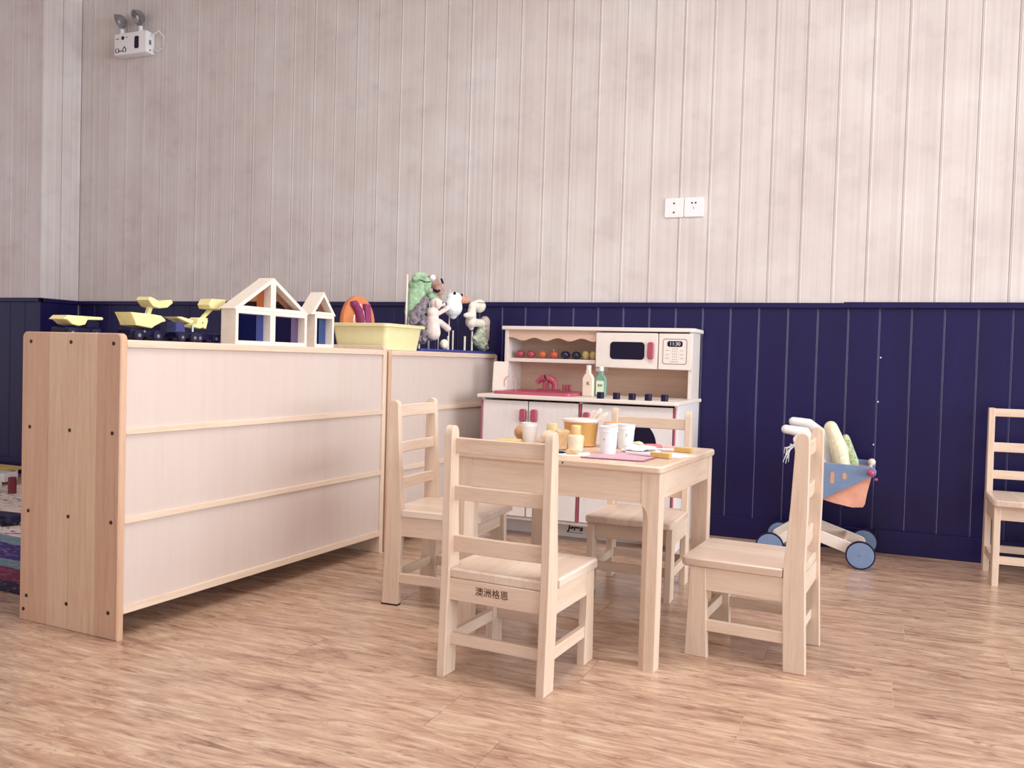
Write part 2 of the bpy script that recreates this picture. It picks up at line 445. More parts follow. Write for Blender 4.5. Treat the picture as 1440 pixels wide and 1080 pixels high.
# small paint chips in the navy boards
ch = MB()
for cx, cz in ((0.062, 0.70), (0.066, 0.905), (0.05, 0.50)):
    ch.ball((cx, YW-0.0002, cz), (0.003, 0.0008, 0.004), 8)
mesh_part('paint_chip', ch.mesh('paint_chip', [PAPER]), wb)

# pillar that closes the back wall on the left
pf = struct(MB().box((-9.0, YP+0.007, 0), (XL-0.007, YW+0.14, ZC+0.05), 0), 'wall_left', GAP)
def side_boards(w0, z0, z1, mat, name, pitch, base):
    n = max(1, round((YW-YP)/pitch)); w = (YW-YP)/n
    me = board_mesh(w, z0, z1, mat, name, bead=False)
    for i in range(n):
        o = mesh_part(name, me, base); o.location = (XL, YP+w*i, 0); o.rotation_euler = (0, 0, PI/2)
side_boards(0, LEDGE1-0.005, ZC, WALLM, 'board', WP, pf)
side_boards(0, 0.105, LEDGE0+0.004, BLUEM, 'wainscot_board', BP, pf)
for nm, z0, z1, mat, pitch in (('board', LEDGE1-0.005, ZC, WALLM, WP), ('wainscot_board', 0.105, LEDGE0+0.004, BLUEM, BP)):
    me = board_mesh(pitch, z0, z1, mat, nm, bead=(nm == 'board'), g=0.004 if nm == 'board' else 0.003)
    for i in range(1, int(4.0/pitch)+1):
        o = mesh_part(nm, me, pf); o.location = (XL-pitch*i, YP, 0)
struct(MB().box((-9.0, YP-0.016, LEDGE0), (XL+0.016, YP+0.01, LEDGE1), 0.003).box((XL, YP-0.016, LEDGE0), (XL+0.016, YW, LEDGE1), 0.003), 'trim_3', BLUEM, True)
struct(MB().box((-9.0, YP-0.008, 0), (XL+0.008, YP+0.011, 0.106), 0.002).box((XL-0.011, YP-0.008, 0), (XL+0.008, YW, 0.106), 0.002), 'baseboard_left', BLUEM, True)
struct(MB().prism([(XL-0.02, 3.17), (XL+0.035, 3.19), (XL+0.035, 3.21), (XL+0.01, 3.24), (XL+0.01, ZC), (XL-0.02, ZC)], 'y', YP-0.03, YW), 'trim_4', CREAMP, True)
# ceiling
struct(MB().box((-9.2, -3.2, ZC), (XR+0.1, YW+0.14, ZC+0.08), 0), 'ceiling', plain('ceiling_white', 'EDE7E2', 0.9, 0.1, 0.01))
# right wall with a tall window (outside the picture, where the daylight comes from)
wr = MB()
wy0, wy1, wz0, wz1 = -2.4, 4.2, 0.40, 2.9
wr.box((XR, -3.2, 0), (XR+0.12, wy0, ZC), 0).box((XR, wy1, 0), (XR+0.12, YW+0.12, ZC), 0)
wr.box((XR, wy0, 0), (XR+0.12, wy1, wz0), 0).box((XR, wy0, wz1), (XR+0.12, wy1, ZC), 0)
struct(wr, 'wall_right', plain('wall_cream_plaster', 'DDD2CB', 0.8, 0.1, 0.02))
wf = MB()
for y in (wy0, (wy0+wy1)/2-0.025, wy1-0.05): wf.box((XR+0.03, y, wz0), (XR+0.09, y+0.05, wz1), 0.002)
for z in (wz0, wz1-0.05): wf.box((XR+0.03, wy0, z), (XR+0.09, wy1, z+0.05), 0.002)
struct(wf, 'window_1', WHITE)

# wall socket pair
t = thing('wall_socket', 'pair of white square wall sockets high on the pale panelled wall', 'wall socket', (-0.87, YW, 1.584))
for i, x0 in enumerate((-0.966, -0.868)):
    MB().prism(rrect(x0, x0+0.095, 1.584, 1.681, 0.006), 'y', YW-0.010, YW+0.002, 0.002).build('faceplate', WHITE, t)
for cx, cz in ((-0.919, 1.654), (-0.919, 1.609), (-0.829, 1.653), (-0.811, 1.653)): MB().cyl((cx, YW-0.0112, cz), 0.0044, 0.002, 'y', 10).build('pin_hole', BLACK, t)
MB().box((-0.8215, YW-0.0112, 1.622), (-0.8185, YW-0.009, 1.634), 0.0).build('pin_hole', METAL, t)

# emergency light, twin heads
t = thing('emergency_light', 'white twin-headed emergency light box mounted high on the wall at left', 'emergency light', (-4.47, YW, 2.74))
yf = 4.300
MB().box((-4.605, yf, 2.745), (-4.335, YW, 2.885), 0.010, seg=2).build('case', WHITE, t)
for hx, hz, ang in ((-4.575, 2.965, 0.62), (-4.42, 2.975, 0.35)):
    neck = MB().tube([(hx+0.01, 4.33, 2.88), (hx+0.01, 4.33, 2.925)], [0.016, 0.012], 12)
    neck.build('lamp_neck', WHITE, t)
    hm = MB().lathe((0, 0, 0), [(0.018, -0.045), (0.036, -0.03), (0.050, 0.0), (0.052, 0.006), (0.046, 0.008), (0.040, 0.002), (0.012, -0.012), (0.001, -0.012)], 24)
    rotm = Matrix.Translation((hx, 4.31, hz)) @ Euler((PI/2+0.55, 0, -ang)).to_matrix().to_4x4()
    hm.xf(rotm); h = hm.build('lamp_head', METAL, t)
    MB().ball((0, 0, -0.004), (0.014, 0.014, 0.008), 12).xf(rotm).build('bulb', WHITE, h)
MB().prism(rrect(-4.43, -4.395, 2.775, 2.853, 0.01), 'y', yf-0.002, yf+0.003).build('indicator_window', NAVY, t)
mk = MB().box((-4.553, yf-0.001, 2.852), (-4.531, yf+0.002, 2.873), 0)
mk.box((-4.60, yf-0.001, 2.858), (-4.573, yf+0.002, 2.862), 0).box((-4.52, yf-0.001, 2.862), (-4.500, yf+0.002, 2.865), 0)
for cx in (-4.588, -4.528):
    pts = [(cx+0.014*math.cos(a*PI/6), yf-0.0005, 2.785+0.014*math.sin(a*PI/6)) for a in range(13)]
    mk.tube(pts, 0.0028, 5)
mk.box((-4.578, yf-0.001, 2.777), (-4.545, yf+0.002, 2.782), 0)
mk.prism([(-4.536, 2.797), (-4.520, 2.797), (-4.528, 2.811)], 'y', yf-0.001, yf+0.002)
mk.xf(Matrix.Translation((0.012, 0, -0.010))).build('printed_marks', BLACK, t)['kind'] = 'stuff'
MB().cyl((-4.336, 4.335, 2.765), 0.005, 0.003, 'x', 10).build('charge_socket', BLACK, t)
MB().box((-4.3365, 4.325, 2.80), (-4.3342, 4.345, 2.83), 0).build('side_sticker', METAL, t)
MB().tube([(-4.327, 4.34, 2.86), (-4.27, 4.345, 2.885), (-4.235, 4.352, 2.84), (-4.25, 4.36, 2.78), (-4.30, 4.362, 2.76), (-4.32, 4.362, 2.775)], 0.004, 8).build('power_cord', WHITE, t)

# ------------------------------------------------------------------ chairs
TANTXT = plain('burnt_lettering', '5A3A30', 0.8, 0.1, 0.05)
def make_chair(label, H=0.67, seat=0.288, slats=((0.595, 0.637), (0.470, 0.509), (0.331, 0.376)), group='children\'s chairs of pale beech', pads=False, square=False, w=0.1575):
    t = thing('childs_chair', label, 'chair', group=group)
    k = seat/0.288
    for sx in (-1, 1):
        x0, x1 = sx*w, sx*(w-0.024)
        top = H-0.02
        prof = [(0, 0), (0.060, 0), (0.063, 0.08), (0.069, 0.22*k), (0.068, 0.30*k), (0.056, 0.30*k+(H-0.30*k)*0.43), (0.048, H-0.028)]
        if square: prof += [(0.046, H), (0.012, H)]
        else:
            for i in range(1, 8):
                a = PI*i/8; prof.append((0.0295+0.0185*math.cos(a), H-0.0215+0.0205*math.sin(a)))
        prof += [(0.011, H-0.028), (0.009, 0.46), (0.011, 0.30*k), (0.006, 0.15)]
        MB().prism(prof, 'x', x0, x1, 0.0018).build('rear_post', W_Z, t)
        MB().prism([(0.274, 0), (0.339, 0), (0.331, seat-0.0265), (0.285, seat-0.0265)], 'x', x0, x1, 0.0018).build('front_leg', W_Z, t)
        MB().box((sx*(w-0.003), 0.058, seat-0.092), (sx*(w-0.021), 0.289, seat-0.026), 0.001).build('side_rail', W_Y, t)
        MB().box((sx*(w-0.004), 0.058, 0.078), (sx*(w-0.020), 0.284, 0.110), 0.001).build('stretcher', W_Y, t)
    iw = w-0.022
    MB().box((-iw, 0.018, seat-0.084), (iw, 0.038, seat-0.026), 0.0012).build('rear_rail', W_X, t)
    MB().box((-iw, 0.296, seat-0.084), (iw, 0.316, seat-0.026), 0.0012).build('front_rail', W_X, t)
    MB().box((-iw, 0.028, 0.082), (iw, 0.044, 0.112), 0.0012).build('stretcher', W_X, t)
    MB().box((-iw, 0.300, 0.084), (iw, 0.316, 0.116), 0.0012).build('stretcher', W_X, t)
    iw2 = w-0.0245
    sp = [(-iw2, 0.020), (iw2, 0.020), (iw2, 0.0705), (w+0.004, 0.0705), (w+0.004, 0.342), (w-0.002, 0.353), (w-0.010, 0.357), (-w+0.010, 0.357), (-w+0.002, 0.353), (-w-0.004, 0.342), (-w-0.004, 0.0705), (-iw2, 0.0705)]
    MB().prism(sp, 'z', seat-0.026, seat, 0.004).build('seat', W_SEAT, t)
    for z0, z1 in slats:
        yb = 0.018 + 0.0
        pts = []
        for i in range(9): 
            u = -1+i/4; pts.append((u*iw, yb+0.014+0.010*(u*u-1)*-0.0 - 0.008*(1-u*u)))
        inner = [(p[0], p[1]+0.013) for p in pts[::-1]]
        MB().prism(pts+inner, 'z', z0, z1, 0.0025).build('back_slat', W_X, t)
    if pads:
        for sx in (-1, 1):
            a, b = sx*(w+0.001), sx*(w-0.025)
            MB().box((a, -0.001, 0), (b, 0.061, 0.005), 0).build('foot_pad', BLACK, t)
            MB().box((a, 0.273, 0), (b, 0.340, 0.005), 0).build('foot_pad', BLACK, t)
    return t
def put(t, x, y, rz):
    t.matrix_world = Matrix.Translation((x, y, 0)) @ Matrix.Rotation(rz, 4, 'Z')
def dup(root, x, y, rz, label):
    r = root.copy(); COL.objects.link(r); r['label'] = label
    put(r, x, y, rz)
    for ch in list(root.children):
        c = ch.copy(); COL.objects.link(c); c.parent = r
    return r
A_ = -0.0759
chair_front = make_chair('small beech chair nearest the camera, back to us, dark lettering on its rear rail', group='low beech chairs at the small table')
chairR = dup(chair_front, -0.108, 2.665, 1.488, 'small beech chair on the right of the table, seen side-on with wide flat posts')
chairB = dup(chair_front, -0.7655, 3.385, PI, 'small beech chair facing us behind the table, in front of the play kitchen')
put(chair_front, -0.7146-math.cos(A_)*0.1575, 2.0356-math.sin(A_)*0.1575, A_)
lettering('lettering', '澳洲格恩', 0.0245, TANTXT, (-0.007, 0.0176, 0.236), chair_front, extrude=0.0003)
chairL = make_chair('taller beech chair left of the table beside the long shelf, dark foot pads', 0.70, 0.330, ((0.640, 0.682), (0.516, 0.554), (0.391, 0.429)), group='taller beech chairs', pads=True)
th = math.radians(2-90)
put(chairL, -1.502-math.cos(th)*0.1575, 2.574-math.sin(th)*0.1575, th)
chairF = make_chair('beech chair with square post tops against the navy wall, cut by the right edge', 0.70, 0.345, ((0.664, 0.698), (0.513, 0.553), (0.397, 0.434)), group='taller beech chairs', square=True, w=0.165)
put(chairF, 0.500+0.165, 4.262, PI)

# ------------------------------------------------------------------ table
TF = Matrix.Translation((-0.4987, 2.3299, 0)) @ Matrix.Rotation(-0.074, 4, 'Z')
TW, TD, TH = 0.650, 0.618, 0.569
t = thing('childs_table', 'low square beech table laid with toy food and cups', 'table', (-TW/2, TD/2, 0), TF)
MB().prism(rrect(-TW, 0, 0, TD, 0.014, 4), 'z', TH-0.022, TH, 0.005).build('tabletop', W_TOP, t)
def table_leg(xo, yo, sx, sy):
    """xo,yo outer corner; sx,sy direction inwards; front inner edge chamfered with a curved stop"""
    S_ = 0.050; rings = []
    def ring(z, c):
        p = [(0, 0), (S_-c, 0), (S_, c), (S_, S_), (0, S_)]
        return [(xo+sx*a, yo+sy*b, z) for a, b in p]
    for z in (0.0, 0.41): rings.append(ring(z, 0.021))
    for i in range(1, 7):
        a = i/6*PI/2; rings.append(ring(0.41+0.045*math.sin(a), 0.021*math.cos(a)+0.0003))
    rings.append(ring(TH-0.0222, 0.0003))
    MB().loft(rings).build('leg', W_Z, t, smooth=False)
e = 0.008
table_leg(-e, e, -1, 1); table_leg(-TW+e, e, 1, 1); table_leg(-e, TD-e, -1, -1); table_leg(-TW+e, TD-e, 1, -1)
z0, z1 = 0.462, TH-0.022
MB().box((-TW+e+0.05, e+0.0015, z0), (-e-0.05, e+0.0215, z1), 0.001).build('apron', W_X, t)
MB().box((-TW+e+0.05, TD-e-0.0215, z0), (-e-0.05, TD-e-0.0015, z1), 0.001).build('apron', W_X, t)
MB().box((-e-0.0015, e+0.05, z0+0.012), (-e-0.0215, TD-e-0.05, z1), 0.001).build('apron', W_Y, t)
MB().box((-TW+e+0.0015, e+0.05, z0+0.012), (-TW+e+0.0215, TD-e-0.05, z1), 0.001).build('apron', W_Y, t)
MB().ball((-0.292, 0.0002, TH-0.011), (0.0035, 0.0015, 0.0025), 8).build('screw_plug', SCREW, t)

# ------------------------------------------------------------------ long shelf units (their backs to us)
SA = 1.5158
SF = Matrix.Translation((-1.9735, 1.8847, 0)) @ Matrix.Rotation(SA, 4, 'Z')      # x along, y depth away from us
SD = 0.425
def shelf_unit(x0, x1, label, lip, loc):
    t = thing('shelf_unit', label, 'shelf', loc, SF)
    T = 0.024; zt = 0.874
    ph = 0.891 if lip else 0.874
    ends = []
    for a, b in ((x0, x0+T), (x1-T, x1)):
        p = [(0, 0), (SD, 0)] + [(SD-0.018+0.018*math.cos(q), ph-0.018+0.018*math.sin(q)) for q in [i*PI/10 for i in range(6)]] \
            + [(0.018+0.018*math.cos(q), ph-0.018+0.018*math.sin(q)) for q in [PI/2+i*PI/10 for i in range(6)]]
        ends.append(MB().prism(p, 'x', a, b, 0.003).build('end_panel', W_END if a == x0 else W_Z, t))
    a, b = x0+T, x1-T
    MB().box((a, 0.001, zt-0.0235), (b, SD-0.004, zt-0.001), 0.0015).build('top_board', W_X, t)
    MB().box((a, 0.010, 0.097), (b, 0.016, zt-0.0235), 0).build('back_panel', W_PLY, t)
    for z in (0.597, 0.337):
        MB().box((a, 0.002, z), (b, SD-0.01, z+0.020), 0.0015).build('shelf_board', W_X, t)
    MB().box((a, 0.002, 0.073), (b, SD-0.01, 0.097), 0.0015).build('bottom_board', W_X, t)
    return t, ends
shA, endsA = shelf_unit(0.0, 1.370, 'long beech shelf unit at left, nearest, its plain back panels facing us', True, (0.685, SD/2, 0))
for oy, z in ((0.385, 0.861), (0.208, 0.862), (0.030, 0.861), (0.386, 0.600), (0.209, 0.600), (0.030, 0.602), (0.388, 0.342), (0.210, 0.342), (0.030, 0.343), (0.392, 0.079), (0.213, 0.079), (0.036, 0.078), (0.405, 0.036)):
    MB().cyl((-0.0012, oy, z), 0.0058, 0.002, 'x', 12).build('screw', SCREW, endsA[0])
shB, endsB = shelf_unit(1.386, 2.440, 'second beech shelf unit running on from the first towards the wall, beside the play kitchen', False, (1.913, SD/2, 0))

# ------------------------------------------------------------------ play kitchen
KX0, KX1, KY, KB = -1.706, -0.757, 3.83, 4.350
t = thing('play_kitchen', 'wooden toy kitchen with raspberry sink, microwave and door handles against the navy wall', 'play kitchen', ((KX0+KX1)/2, 4.1, 0))
for x0, x1 in ((KX0, KX0+0.015), (KX1-0.015, KX1)):
    MB().prism([(KY, 0), (KB, 0), (KB, 0.662), (KY, 0.662)], 'x', x0, x1, 0.0015).build('side_panel', W_KIT, t)
for xx in (KX0-0.0006, -1.212, KX1-0.018):
    MB().box((xx, KY-0.0075, 0.100), (xx+0.009 if xx != KX0-0.0006 else xx+0.006, KY+0.001, 0.652), 0.001).build('edge_strip', REDP, t, label='raspberry-red upright edge strip')
MB().box((KX0+0.015, KY+0.15, 0), (KX1-0.015, KY+0.165, 0.085), 0.001).build('kickboard', W_KIT, t)
MB().box((KX0+0.015, KY+0.01, 0.085), (KX1-0.015, KB, 0.100), 0.001).build('base_board', W_KIT, t)
MB().box((KX0+0.015, KB-0.008, 0.100), (KX1-0.015, KB, 0.662), 0).build('cabinet_back', W_KIT, t)
MB().box((-1.216, KY+0.01, 0.1), (-1.204, KB-0.01, 0.66), 0).build('divider', W_KIT, t)
def door(x0, x1, handle_x, z0=0.104, z1=0.652):
    d = MB().box((x0, KY-0.006, z0), (x1, KY+0.008, z1), 0.002).build('door', W_KIT, t)
    if handle_x is not None:
        MB().prism(rrect(handle_x, handle_x+0.030, 0.556, 0.616, 0.012), 'y', KY-0.030, KY-0.006, 0.003).build('door_handle', REDP, d, label='raspberry-red door handle')
    return d
door(-1.694, -1.4665, -1.500); door(-1.4615, -1.216, -1.444)
d = door(-1.199, -0.778, -1.188)
# dark round window of the third door
cx, cz, rr_ = -0.968, 0.478, 0.120
pts = [(cx+rr_*math.cos(a*PI/20), cz+rr_*math.sin(a*PI/20)) for a in range(40)]
MB().prism(pts, 'y', KY-0.0085, KY-0.004, 0.001).build('round_window', BLACK, d)
kd = MB()
# counter with rounded front corner on the right
cp = [(KX0-0.012, KY-0.030), (KX1-0.014, KY-0.030), (KX1-0.004, KY-0.027), (KX1+0.002, KY-0.016), (KX1+0.004, KY-0.002), (KX1+0.004, KB-0.02), (KX1+0.010, KB+0.004), (KX0-0.012, KB+0.004)]
MB().prism(cp, 'z', 0.662, 0.680, 0.003).build('countertop', W_KITX, t)
lg = lettering('logo_lettering', 'Jøres', 0.036, BLACK, (-1.262, KY+0.1494, 0.044), t, extrude=0.0003, shear=0.15, bold=0.0014)
MB().box((-1.305, KY+0.1492, 0.0215), (-1.225, KY+0.1502, 0.0235), 0).build('logo_line', NAVY, t)
# upper part
HY, HT = 4.150, 1.000
UX0, UX1 = KX0-0.004, KX1-0.004
for x0, x1 in ((UX0-0.018, UX0), (UX1-0.018, UX1)):
    MB().box((x0, HY, 0.680), (x1, KB, HT), 0.0015).build('upper_side_panel', W_KITX, t)
MB().box((UX0, KB-0.008, 0.680), (UX1-0.018, KB, HT), 0).build('upper_back', W_BACK, t)
tp = [(UX0-0.028, HY-0.018), (UX1-0.012, HY-0.018), (UX1+0.004, HY-0.012), (UX1+0.012, HY+0.004), (UX1+0.014, KB+0.003), (UX0-0.028, KB+0.003)]
MB().prism(tp, 'z', HT, HT+0.019, 0.003).build('top_board', W_KITX, t)
MX = -1.238
MB().box((UX0, HY+0.012, 0.836), (MX, KB-0.008, 0.856), 0.002).build('fruit_shelf', W_KITX, t)
MB().box((MX-0.004, HY+0.02, 0.80), (MX+0.010, KB-0.008, HT), 0.001).build('microwave_side', W_KITX, t)
# wavy valance
v = [(UX0, HT), (UX0, 0.962)]
for i in range(0, 49):
    u = i/48; xx = UX0+0.016+(MX-UX0-0.03)*u
    v.append((xx, 0.9535+0.0075*math.cos(u*2*PI*3.5+PI*1.0+PI)))
v += [(MX, 0.951), (MX, HT)]
MB().prism(v, 'y', HY+0.004, HY+0.014).build('valance', W_BACK, t)
MB().box((MX, HY+0.004, 0.820), (UX1-0.018, KB-0.008, 0.828), 0).build('microwave_floor', W_KITX, t)
mw = MB().box((MX+0.002, HY-0.014, 0.820), (-0.926, HY+0.002, 0.993), 0.004).build('microwave_door', CREAMP, t)
MB().prism(rrect(-1.162, -0.990, 0.8635, 0.949, 0.018), 'y', HY-0.0165, HY-0.0135, 0.001).build('microwave_window', BLACK, mw)
MB().prism(rrect(-0.972, -0.943, 0.867, 0.950, 0.012), 'y', HY-0.036, HY-0.014, 0.003).build('microwave_handle', REDP, mw, label='raspberry-red upright handle')
cpn = MB().box((-0.922, HY-0.012, 0.820), (UX1-0.0005, HY+0.002, 0.993), 0.002).build('control_panel', CREAMP, t)
fr = rrect(-0.902, -0.785, 0.846, 0.968, 0.012); fi = rrect(-0.899, -0.788, 0.849, 0.965, 0.010)
b_ = MB()
n = len(fr)
for ring_y in (HY-0.0130,):
    A = [b_.bm.verts.new((p[0], ring_y, p[1])) for p in fr]; B = [b_.bm.verts.new((p[0], ring_y, p[1])) for p in fi]
    for i in range(n): b_.bm.faces.new((A[i], A[(i+1) % n], B[(i+1) % n], B[i]))
b_.build('printed_frame', plain('print_grey', '8E8088', 0.6, 0.2, 0.02), cpn)
MB().prism(rrect(-0.880, -0.807, 0.930, 0.957, 0.010), 'y', HY-0.0135, HY-0.012).build('clock_display', BLACK, cpn)
lettering('clock_digits', '11:30', 0.0240, PAPER, (-0.8435, HY-0.0140, 0.9435), cpn, extrude=0.0002)
GREYT = plain('print_faint', 'B9A9A8', 0.6, 0.2, 0.02)
kp = MB()
for r_ in range(5):
    z = 0.9195-r_*0.0125
    for c_ in (-0.853, -0.8435, -0.834): kp.box((c_-0.0022, HY-0.0128, z-0.0022), (c_+0.0022, HY-0.0118, z+0.0022), 0)
for z in (0.912, 0.893, 0.875): kp.box((-0.889, HY-0.0128, z-0.0012), (-0.869, HY-0.0118, z+0.0012), 0).box((-0.820, HY-0.0128, z-0.0012), (-0.801, HY-0.0118, z+0.0012), 0)
kp.box((-0.862, HY-0.0128, 0.857), (-0.825, HY-0.0118, 0.8595), 0)
kp.build('keypad_print', GREYT, cpn)
# sink
sk = MB()
o_ = rrect(-1.670, -1.270, KY+0.035, KY+0.420, 0.03, 4); i_ = rrect(-1.645, -1.310, KY+0.058, KY+0.345, 0.03, 4); j_ = rrect(-1.625, -1.320, KY+0.08, KY+0.325, 0.03, 4)
sk.loft([[(p[0], p[1], 0.6802) for p in o_], [(p[0], p[1], 0.694) for p in rrect(-1.668, -1.272, KY+0.037, KY+0.418, 0.03, 4)], [(p[0], p[1], 0.696) for p in i_], [(p[0], p[1], 0.6825) for p in j_]])
sink = sk.build('sink', SINKRED, t)
tap = [(-1.508, KY+0.36, 0.688)]
cxt = -1.508
T_ = MB()
arc = [(-1.468, KY+0.375, 0.700)] + [(-1.515+0.048*math.cos(a), KY+0.375-0.0*a, 0.722+0.034*math.sin(a)) for a in [0.1+i*0.32 for i in range(9)]] + [(-1.563, KY+0.375, 0.730)]
T_.tube(arc, [0.016]*2+[0.019]*6+[0.014]*3, 12)
T_.box((-1.560, KY+0.362, 0.6945), (-1.440, KY+0.388, 0.702), 0.003)
T_.build('tap', SINKRED, t, label='raspberry-red arched tap')
for hx in (-1.525, -1.505, -1.418, -1.400, -1.384):
    MB().cyl((hx, KY+0.372, 0.6950), 0.0075, 0.040 if hx < -1.45 else 0.032, 'z', 12, 0.002).build('tap_handle', REDP, t)
for kx in (-1.119, -1.043, -0.970, -0.896, -0.822):
    MB().cyl((kx, KY+0.015, 0.680), 0.0165, 0.030, 'z', 20, 0.002).build('knob', NAVY, t)
hob = MB()
for hx in (-1.02, -0.86): hob.cyl((hx, KY+0.17, 0.680), 0.058, 0.0025, 'z', 28)
hob.build('hob_rings', plain('hob_ring_grey', 'C9B8B4', 0.4, 0.4, 0.02), t)

# toy fruit on the kitchen shelf
def fruit(name, cat, label, x, r, c, stemc='5E7A48', shape=(1, 1, 0.85), stem=True):
    z = 0.8565
    m = plain(name+'_skin', c, 0.28, 0.5, 0.05)
    t = thing(name, label, cat, (x, HY+0.055, z), group=None)
    pr = []
    for i in range(13):
        a = -PI/2+PI*i/12; q = r*math.cos(a)*shape[0]; zz = r*shape[2]*(1+math.sin(a))
        if i >= 11: zz -= 0.0022*(i-10)
        pr.append((max(q, 0.0004), zz))
    MB().lathe((x, HY+0.055, z), pr, 20).build('flesh', m, t)
    if stem: MB().tube([(x, HY+0.055, z+2*r*shape[2]-0.006), (x-0.004, HY+0.053, z+2*r*shape[2]+0.006)], [0.002, 0.0014], 6).build('stem', plain(name+'_stem', stemc, 0.7, 0.2), t)
    return t
fruit('toy_apple', 'toy fruit', 'dark red toy apple with tall stalk, first on the kitchen shelf', -1.662, 0.0245, 'A8404C')
MB().tube([(-1.668, HY+0.05, 0.905), (-1.686, HY+0.048, 0.926), (-1.690, HY+0.048, 0.93)], [0.003, 0.003, 0.002], 6)
fruit('toy_apple', 'toy fruit', 'plain red toy apple, second on the kitchen shelf', -1.602, 0.0240, 'A8454E', stem=False)
fruit('toy_orange', 'toy fruit', 'plain orange toy fruit on the kitchen shelf, next to the red ones', -1.540, 0.0245, 'C0683E', stem=False)
fruit('toy_peach', 'toy fruit', 'reddish-orange toy peach with white stalk, left of the dark toy fruit', -1.476, 0.0245, 'BE5C48', 'E8DCC8')
fruit('toy_plum', 'toy fruit', 'glossy near-black toy plum, the left and rounder dark one', -1.415, 0.0250, '1E1E38', stem=False)
fruit('toy_aubergine', 'toy fruit', 'dark toy aubergine with pointed cap, the right-hand dark one', -1.357, 0.0240, '20243A', '2C3A44')
fruit('toy_lemon', 'toy fruit', 'tall yellow toy pear, whole, right of the dark toy fruit', -1.307, 0.0185, 'C8B070', shape=(1, 1, 1.25), stem=False)
fruit('toy_lemon', 'toy fruit', 'yellow toy pear half hidden against the toy microwave', -1.268, 0.0185, 'BEA468', shape=(1, 1, 1.25), stem=False)

# bottles and chopping board on the counter
def bottle(label, x, y, c, capc, h):
    z = 0.6802
    t = thing('toy_bottle', label, 'toy bottle', (x, y, z))
    MB().prism([(x-0.027, z), (x+0.027, z), (x+0.027, z+h*0.58), (x+0.018, z+h*0.70), (x+0.011, z+h*0.74), (x+0.011, z+h*0.84), (x-0.011, z+h*0.84), (x-0.011, z+h*0.74), (x-0.018, z+h*0.70), (x-0.027, z+h*0.58)], 'y', y-0.014, y+0.014, 0.004).build('body', plain('bottle_'+c, c, 0.4, 0.4, 0.02), t)
    MB().cyl((x, y, z+h*0.84), 0.012, h*0.16, 'z', 16, 0.002).build('cap', plain('cap_'+capc, capc, 0.4, 0.4, 0.02), t)
    return t
def lab(t, x, y, z0, z1, c, mark, body):
    MB().prism(rrect(x-0.019, x+0.019, z0, z1, 0.006), 'y', y-0.0153, y-0.0138).build('label', plain('lbl_'+c, c, 0.6, 0.3, 0.02), t)
    lettering('label_print', body, 0.016, plain('lblt_'+mark, mark, 0.6, 0.2), (x, y-0.0158, (z0+z1)/2+0.01), t, bold=0.0004)
b1 = bottle('cream toy bottle standing behind the toy sink', -1.232, 4.02, 'EBD9C8', 'F3E4DA', 0.150)
lettering('label_print', 'K', 0.022, plain('olive_print', '7A6A3C', 0.6, 0.2), (-1.229, 4.0052, 0.742), b1, bold=0.0006)
b2 = bottle('green toy bottle with a pale label and pale cap', -1.178, 4.05, '7A9E8C', 'DCE8DC', 0.145)
lab(b2, -1.178, 4.05, 0.690, 0.757, 'DDE8CE', '2C4A3E', 'SW')
t = thing('chopping_board', 'pale wooden toy chopping board leaning at the left of the toy sink', 'chopping board', (-1.71, 4.13, 0.6802))
M_ = Matrix.Translation((-1.715, 4.055, 0.6802)) @ Euler((-0.06, 0.03, 0.35)).to_matrix().to_4x4()
MB().prism(rrect(-0.034, 0.040, 0, 0.155, 0.010), 'y', -0.006, 0.006, 0.002).xf(M_).build('board', W_PALE, t)
sp_ = MB()
pts = [(-1.655+0.032*math.cos(a), 4.06, 0.728+0.036*math.sin(a)) for a in [i*PI/12 for i in range(-2, 15)]]
pts = [(-1.622, 4.06, 0.684)] + pts
solo(sp_.tube(pts, 0.0022, 8), 'wire_rack', plain('pale_pink_wire', 'D9A8A4', 0.4, 0.4, 0.02), 'pale pink wire loop of a toy dish rack left of the sink', 'dish rack', (-1.655, 4.06, 0.6802))

# ------------------------------------------------------------------ things on the long shelf (frame SF: x along, y depth)
ZT = 0.8735
acr = {k: glassy('acrylic_'+k, c) for k, c in dict(blue='8EA0EE', amber='F4B088', brown='D8B4A4', violet='B8B0DC', sky='90B0F0').items()}
def frame_block(poly, inner, y0, y1, pane, t_name, label, loc):
    """hollow wooden building block with a coloured acrylic pane in its middle; polygons in (x,z)"""
    t = thing(t_name, label, 'toy block', loc, SF, group='wooden window blocks stacked as toy houses')
    mb = MB(); n = len(poly)
    O0 = [mb.bm.verts.new((p[0], y0, p[1])) for p in poly]; O1 = [mb.bm.verts.new((p[0], y1, p[1])) for p in poly]
    I0 = [mb.bm.verts.new((p[0], y0, p[1])) for p in inner]; I1 = [mb.bm.verts.new((p[0], y1, p[1])) for p in inner]
    fs = []
    for i in range(n):
        j = (i+1) % n
        fs += [mb.bm.faces.new((O0[i], O0[j], I0[j], I0[i])), mb.bm.faces.new((O1[j], O1[i], I1[i], I1[j])),
               mb.bm.faces.new((O0[j], O0[i], O1[i], O1[j])), mb.bm.faces.new((I0[i], I0[j], I1[j], I1[i]))]
    bmesh.ops.recalc_face_normals(mb.bm, faces=fs)
    mb.build('frame', W_PALE, t, smooth=False)
    if pane: 
        pm_ = (y0+y1)/2
        MB().prism(inner, 'y', pm_-0.001, pm_+0.001).build('pane', acr[pane], t, smooth=False)
    return t
def sq(x0, x1, z0, z1, k=0.0):
    return [(x0+k, z0+k), (x1-k, z0+k), (x1-k, z1-k), (x0+k, z1-k)]
Y0, Y1 = 0.045, 0.110
xL, xM, xR_ = 0.505, 0.693, 0.884
zs, zr = ZT, ZT+0.122
